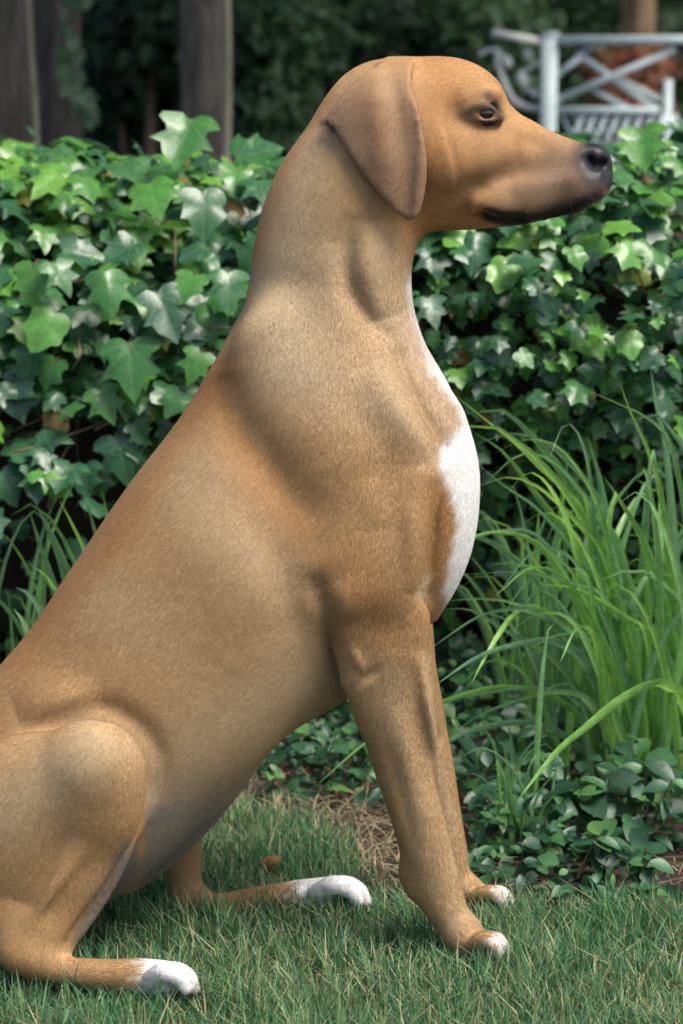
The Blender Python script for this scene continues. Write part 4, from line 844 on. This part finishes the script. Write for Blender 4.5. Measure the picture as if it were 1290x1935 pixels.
bel = np.clip((MY - 1430 + (MX - 300) * .05) / 110, 0, 1) * (MX > 225) * (MX < 480) * (RX < 480) * (V[:, 1] < .04) * np.where(V[:, 1] > -.11, 1, sst(RX, 262, 288)) * (MY < 1760) * np.clip((RX - 240) / 40, 0, 1)
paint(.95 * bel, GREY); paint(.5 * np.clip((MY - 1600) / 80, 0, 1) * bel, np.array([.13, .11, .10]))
paint((line_d(RX, RY, [(225, 1640), (205, 1690), (188, 1725)]) < 24) * (V[:, 1] > -.15) * (RX < 300) * .85, np.array([.15, .125, .11]))  # grey skin fold with its shade painted in
# white: throat streak, chest, toes
def soft(d, s=3.0): return 1 / (1 + np.exp(np.clip(d / s, -30, 30)))
wob = 5 * np.sin(MY / 17.) + 3 * np.sin(MY / 6.1 + MX / 9)
CHEST = [(774, 520), (781, 560), (787, 600), (804, 650), (817, 690), (836, 730), (860, 768), (872, 800), (856, 828), (832, 852), (824, 872), (838, 905), (853, 930), (861, 985), (857, 1040), (843, 1085),
         (838, 1120), (850, 1140), (960, 1140), (960, 700), (840, 600), (800, 520)]
paint(.75 * gz([(774, 540), (783, 590), (800, 655), (815, 700)], 9), WHITE)
paint(.5 * gz([(772, 600), (790, 680), (830, 760), (850, 810)], 30), np.array([.55, .42, .30]))
paint(soft(poly_sd(MX, MY, CHEST) + wob * .5, 3.5) * .97, WHITE)
paint(.8 * gz([(795, 1120), (812, 1085)], 9), PALE)
wob = wob + 7 * np.sin(MY / 3.1 + V[:, 1] * 300) + 6 * RNG.standard_normal(len(V))
paint(soft(936 - RX + wob, 5) * (RY > 1660) * (RX < 1010), WHITE)
paint(soft(262 - RX + .25 * (1850 - RY) + wob, 6) * (RY > 1785) * (RX < 420), WHITE)
paint(soft(556 - RX + wob, 6) * (RY > 1630) * (RX > 400) * (RX < 740), WHITE)
# dark mask
paint(.85 * gz([(1105, 325), (1060, 362)], 50), np.array([.075, .050, .040]))
paint(.75 * gz([(1055, 315), (1000, 365)], 58), np.array([.16, .10, .065]))
paint(.85 * gz([(1140, 350), (1100, 382), (1040, 402)], 15), DARK)
paint(.97 * soft(line_d(MX, MY, [(925, 405), (950, 412), (985, 414)]) - 15, 1.6), BLACK)
paint(.90 * soft(line_d(MX, MY, [(985, 414), (1045, 407), (1090, 392), (1128, 368)]) - 8.5, 1.5), BLACK)
paint(.85 * gz([(1112, 262), (1094, 285), (1094, 312), (1112, 342), (1140, 352)], 13), np.array([.05, .038, .034]))
nose = soft(poly_sd(MX, MY, [(1096, 292), (1108, 268), (1145, 262), (1180, 290), (1175, 345), (1150, 358), (1132, 342), (1110, 334), (1098, 314)]), 1.5)
paint(nose, np.array([.022, .022, .026]))
paint(.9 * soft(line_d(MX, MY, [(884, 214), (898, 204), (916, 199), (934, 205), (947, 224), (934, 231), (916, 231), (898, 224), (884, 214)]) - 7.5, 2.5), np.array([.020, .016, .015]))
paint(.7 * soft(line_d(MX, MY, [(868, 218), (888, 212)]) - 6, 4), np.array([.08, .05, .04]))
paint(.75 * gz([(922, 180), (932, 194), (940, 212)], 9), np.array([.07, .05, .045]))
paint(.9 * soft(line_d(MX, MY, [(609, 231), (630, 242)]) - 5, 2) * (MY < 300), np.array([.03, .015, .01]))  # shade in the crease at the ear root, painted dark
paint(soft(-(RX - np.interp(RY, [1560, 1640, 1700, 1760], [238, 208, 172, 140])), 5) * (V[:, 1] < -.07) * (RX < 262) * sst(RY, 1560, 1620) * (RY < 1790) * .85, np.array([.14, .12, .10]))  # grey inner-leg skin, darkened so it looks shaded
COL *= (1 + .05 * RNG.standard_normal(len(V)))[:, None].clip(.85, 1.15)
HAIRY = 1 - np.clip(nose * 1.2, 0, 1); HAIRY *= 1 - soft(line_d(MX, MY, [(890, 214), (905, 208), (930, 210), (944, 224), (930, 228), (905, 225)]) - 8, 2)
HAIRY *= 1 - soft(line_d(MX, MY, [(925, 405), (950, 412), (985, 414)]) - 10, 2)

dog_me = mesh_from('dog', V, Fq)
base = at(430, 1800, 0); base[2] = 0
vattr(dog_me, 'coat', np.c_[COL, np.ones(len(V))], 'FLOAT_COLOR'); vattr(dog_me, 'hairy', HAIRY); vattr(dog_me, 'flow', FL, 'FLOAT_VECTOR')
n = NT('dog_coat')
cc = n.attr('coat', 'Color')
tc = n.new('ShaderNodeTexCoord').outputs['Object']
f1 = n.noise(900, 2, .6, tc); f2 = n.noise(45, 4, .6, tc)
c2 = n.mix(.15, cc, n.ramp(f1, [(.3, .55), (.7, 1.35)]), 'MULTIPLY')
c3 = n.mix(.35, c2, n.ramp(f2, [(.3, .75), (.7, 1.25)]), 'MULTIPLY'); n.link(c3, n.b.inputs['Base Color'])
hr = n.attr('hairy')
n.b.inputs['Roughness'].default_value = .6
mr = n.new('ShaderNodeMapRange'); n.link(hr, mr.inputs[0]); mr.inputs[3].default_value = .38; mr.inputs[4].default_value = .62; n.link(mr.outputs[0], n.b.inputs['Roughness'])
n.b.inputs['Specular IOR Level'].default_value = .16; n.b.inputs['Sheen Weight'].default_value = 0; n.b.inputs['Sheen Roughness'].default_value = .4
n.bump(f1, .12, .0008)
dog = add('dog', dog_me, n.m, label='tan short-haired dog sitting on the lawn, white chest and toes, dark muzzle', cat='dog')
# eyes
n = NT('dog_eye')
tcn = n.new('ShaderNodeTexCoord').outputs['Object']
sep = n.new('ShaderNodeSeparateXYZ'); n.link(tcn, sep.inputs[0])
rad = n.math('DIVIDE', sep.outputs['Z'], EYE_R)
n.link(n.ramp(rad, [(0.42, (.07, .055, .045)), (.48, (.012, .007, .004)), (.84, (.018, .009, .005)), (.88, (.003, .003, .003))]), n.b.inputs['Base Color'])
n.b.inputs['Roughness'].default_value = .08; n.b.inputs['Coat Weight'].default_value = 1.0; n.b.inputs['Coat Roughness'].default_value = .02
em = sphere_mesh('eye', EYE_R)
for s in (-1, 1):
    e = add('eye', em, n.m, dog, loc=tuple(eye_c[s]))
    e.rotation_euler = Vector((.62, s * .78, .05)).to_track_quat('Z', 'Y').to_euler()

n = NT('claw'); n.b.inputs['Base Color'].default_value = (.09, .07, .055, 1); n.b.inputs['Roughness'].default_value = .4
cv, cf = tube([(0, 0, 0), (.005, 0, -.001), (.009, 0, -.004), (.011, 0, -.008)], [.0028, .0026, .0018, .0003], 8); cm = mesh_from('claw', cv, cf)
r = np.random.default_rng(8); wk = []
for s in (-1, 1):
    for k in range(9):
        b0 = at(r.uniform(1035, 1105), r.uniform(325, 375), s * .034); d = norm(np.array([r.uniform(.1, .8), s * 1.0, r.uniform(-.7, .1)])); L = r.uniform(.018, .038)
        wk.append(tube([b0, b0 + d * L * .5, b0 + d * L + [0, 0, -.006]], [.00022, .00018, .00008], 4))
v_, f_ = join(wk); nw = NT('whisker'); nw.b.inputs['Base Color'].default_value = (.05, .04, .035, 1); add('whiskers', mesh_from('whiskers', v_, f_), nw.m, dog, kind='stuff')
for (x, y, Yc) in CLAWS: add('claw', cm, n.m, dog, loc=tuple(at(x, y, Yc) - [.006, 0, 0]))
# short coat: strands over the whole body
def strands(n_str, seed=3):
    r = np.random.default_rng(seed)
    q = V[Fq]; ar = np.linalg.norm(np.cross(q[:, 2] - q[:, 0], q[:, 3] - q[:, 1]), axis=1) * .5
    fi = r.choice(len(Fq), n_str, p=ar / ar.sum()); a, b_ = r.random(n_str), r.random(n_str)
    w = np.stack([(1 - a) * (1 - b_), a * (1 - b_), a * b_, (1 - a) * b_], -1)
    def lerp(X): return (X[Fq[fi]] * (w[..., None] if X.ndim == 2 else w)).sum(1)
    P = lerp(V); N = lerp(NRM); N /= np.linalg.norm(N, axis=1)[:, None]; Fw = lerp(FL); hy = lerp(HAIRY); C = lerp(COL)
    keep = (hy > .6) & (P[:, 2] > -.01); P, N, Fw, C = P[keep], N[keep], Fw[keep], C[keep]; n = len(P)
    px, py = proj(P); mx, my = proj(np.c_[P[:, 0], -np.abs(P[:, 1]), P[:, 2]])
    hw = (1 - sst(my, 380, 640)) * sst(mx, 540, 700); L = .0046 * (1 - .45 * hw); L *= 1 - .3 * hw * sst(mx, 850, 980)
    L *= r.uniform(.7, 1.25, n)
    jit = r.standard_normal((n, 3)) * .09; d = Fw + jit; d -= (d * N).sum(1)[:, None] * N; d /= np.linalg.norm(d, axis=1)[:, None] + 1e-9
    lift = (r.uniform(.05, .17, n) * (1 - .45 * hw))[:, None]
    p0 = P - N * .0006; p1 = P + d * (L * .5)[:, None] + N * (lift * (L * .6)[:, None]); p2 = P + d * L[:, None] + N * (lift * (L * .75)[:, None])
    C = C * r.uniform(.88, 1.12, n)[:, None]
    hc = bpy.data.hair_curves.new('short_coat'); hc.add_curves([3] * n)
    hc.attributes['position'].data.foreach_set('vector', np.stack([p0, p1, p2], 1).astype(np.float32).ravel()) if 'position' in hc.attributes else hc.points.foreach_set('position', np.stack([p0, p1, p2], 1).astype(np.float32).ravel())
    ra = hc.attributes.new('radius', 'FLOAT', 'POINT') if 'radius' not in hc.attributes else hc.attributes['radius']
    ra.data.foreach_set('value', np.tile(np.array([.00009, .000075, .00003], np.float32), n))
    ca = hc.attributes.new('coat', 'FLOAT_COLOR', 'POINT'); ca.data.foreach_set('color', np.repeat(np.c_[C, np.ones(n)], 3, 0).astype(np.float32).ravel())
    return hc
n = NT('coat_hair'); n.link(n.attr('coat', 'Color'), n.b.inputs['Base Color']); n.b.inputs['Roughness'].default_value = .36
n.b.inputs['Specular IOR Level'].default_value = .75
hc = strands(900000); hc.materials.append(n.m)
ho = bpy.data.objects.new('short_coat', hc); scene.collection.objects.link(ho); ho.parent = dog; ho['kind'] = 'stuff'
scene.cycles_curves.shape = 'RIBBONS'
